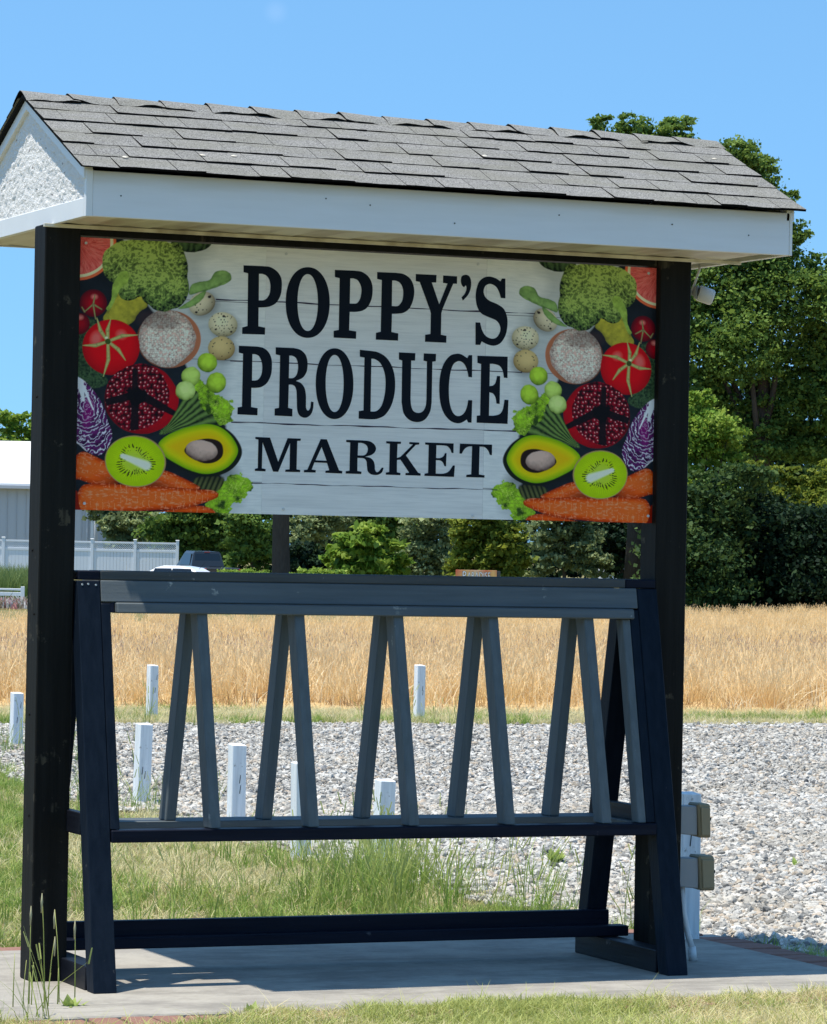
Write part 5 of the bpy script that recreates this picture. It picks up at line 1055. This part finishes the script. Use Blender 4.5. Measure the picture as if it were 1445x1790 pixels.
# ------------------------------------------------------------------ vehicles
def paint_m(name, c, r=.25):
    k = N(name, r, .5); k.color(c); k.b.inputs['Coat Weight'].default_value = .5; return k.m
M['truck'] = paint_m('charcoal_car_paint', (.030, .033, .038)); M['car'] = paint_m('white_car_paint', (.72, .74, .76)); M['glass'] = paint_m('dark_tinted_glass', (.008, .010, .014), .06); M['tyre'] = paint_m('tyre_rubber', (.02, .02, .02), .9)
M['lamp'] = paint_m('red_lamp_lens', (.45, .03, .02)); M['rim'] = paint_m('alloy_rim', (.4, .4, .42)); M['chrome'] = paint_m('grey_bumper', (.25, .26, .28))
def loft(name, secs, mat, par, smooth=False):     # sections: list of (y, [(x,z)...])
    V = [(x, y, z) for y, s in secs for x, z in s]; n = len(secs[0][1]); F = []
    for i in range(len(secs)-1):
        for j in range(n): F.append((i*n+j, i*n+(j+1) % n, (i+1)*n+(j+1) % n, (i+1)*n+j))
    F.append(tuple(range(n))); F.append(tuple(range((len(secs)-1)*n, len(secs)*n))[::-1])
    me = mesh_from(name, V, F, smooth); bm = bmesh.new(); bm.from_mesh(me); bmesh.ops.recalc_face_normals(bm, faces=bm.faces); bm.to_mesh(me); bm.free(); return mobj(name, me, mat, par)
def sec(w, z0, z1, r=.08, tw=None):
    tw = tw or w; return [(-w+r*.5, z0), (w-r*.5, z0), (w, z0+r), (tw, z1-r), (tw-r, z1), (-tw+r, z1), (-tw, z1-r), (-w, z0+r)]
def wheel(x, y, r, par):
    s = 1 if x > 0 else -1; w = tube('wheel', [(x-s*.11, y, r), (x-s*.09, y, r), (x+s*.09, y, r), (x+s*.11, y, r)], [r*.92, r, r, r*.92], M['tyre'], par, 24)
    tube('rim', [(x+s*.08, y, r), (x+s*.118, y, r)], [r*.62, r*.55], M['rim'], w, 16)
def orient(name, label, cat, px, D, yawdeg):
    p = at(px, D, 0); z = float(gh(p[0], p[1])); p = at(px, D, z); return thing(name, label, cat, p, -YAW+R(yawdeg))
# pickup: local +y forward (away), tail towards the camera
tr = orient('pickup_truck', 'charcoal pickup truck seen from behind beside the white fence', 'truck', 353, 184, 24)
loft('body', [(-2.9, sec(.96, .55, 1.05)), (-2.85, sec(.98, .45, 1.10)), (-.75, sec(.99, .42, 1.12)), (1.5, sec(.99, .42, 1.12)), (2.6, sec(.97, .45, 1.08)), (2.8, sec(.9, .5, .98))], M['truck'], tr)
loft('cab', [(-.78, sec(.90, 1.10, 1.12, .02)), (-.62, sec(.88, 1.10, 1.90, .10, .74)), (.6, sec(.88, 1.10, 1.93, .10, .76)), (1.45, sec(.90, 1.10, 1.16, .02))], M['truck'], tr)
hexa('rear_window', [(-.72, -.745, 1.22), (.72, -.745, 1.22), (.72, -.70, 1.22), (-.72, -.70, 1.22)], [(-.66, -.665, 1.80), (.66, -.665, 1.80), (.66, -.62, 1.80), (-.66, -.62, 1.80)], M['glass'], tr, .01)
box('brake_light', -.14, .14, -.66, -.60, 1.845, 1.885, M['lamp'], tr, .005)
for s in (-1, 1):
    hexa('side_window', [(s*.86, -.5, 1.2), (s*.90, -.5, 1.2), (s*.90, .9, 1.2), (s*.86, .9, 1.2)], [(s*.77, -.45, 1.78), (s*.79, -.45, 1.78), (s*.79, .55, 1.78), (s*.77, .55, 1.78)], M['glass'], tr, 0)
    box('tail_light', s*.93-.07, s*.93+.06, -2.93, -2.80, .72, 1.05, M['lamp'], tr, .01)
    for y in (-1.95, 1.75): wheel(s*.86, y, .39, tr)
box('tailgate', -.84, .84, -2.94, -2.905, .58, 1.06, M['truck'], tr, .01); box('bumper', -.95, .95, -3.06, -2.945, .42, .56, M['chrome'], tr, .02)
box('rack_panel', -.35, .40, -2.0, -1.9, 1.121, 1.15, M['dark'], tr, .005)
ca_ = orient('parked_car', 'white car with only its curved roof showing above the stand', 'car', 303, 152, 66)
loft('body', [(-2.2, sec(.80, .35, .75)), (-2.1, sec(.86, .25, .85)), (0, sec(.88, .2, .90)), (1.6, sec(.86, .22, .82)), (2.15, sec(.78, .3, .62))], M['car'], ca_)
loft('cabin', [(-1.75, sec(.78, .86, .88, .01)), (-1.1, sec(.76, .86, 1.24, .06, .60)), (-.5, sec(.76, .86, 1.32, .08, .60)), (.2, sec(.76, .86, 1.32, .08, .60)), (.6, sec(.76, .86, 1.22, .06, .60)), (1.15, sec(.78, .84, .86, .01))], M['car'], ca_)
for s in (-1, 1):
    for (ya, yb) in ((-1.15, -.30), (-.22, .55)): hexa('side_window', [(s*.765, ya-.15, .90), (s*.775, ya-.15, .90), (s*.775, yb+.1, .90), (s*.765, yb+.1, .90)], [(s*.655, ya, 1.20), (s*.668, ya, 1.20), (s*.668, yb, 1.20), (s*.655, yb, 1.20)], M['glass'], ca_, 0)
    for y in (-1.35, 1.3): wheel(s*.78, y, .32, ca_)
hexa('windshield', [(-.6, 1.08, .90), (.6, 1.08, .90), (.6, 1.06, .89), (-.6, 1.06, .89)], [(-.52, .66, 1.22), (.52, .66, 1.22), (.52, .63, 1.21), (-.52, .63, 1.21)], M['glass'], ca_, 0)
tube('antenna', [(.0, -1.2, 1.2), (.0, -1.5, 1.5)], [.008, .004], M['dark'], ca_, 6)
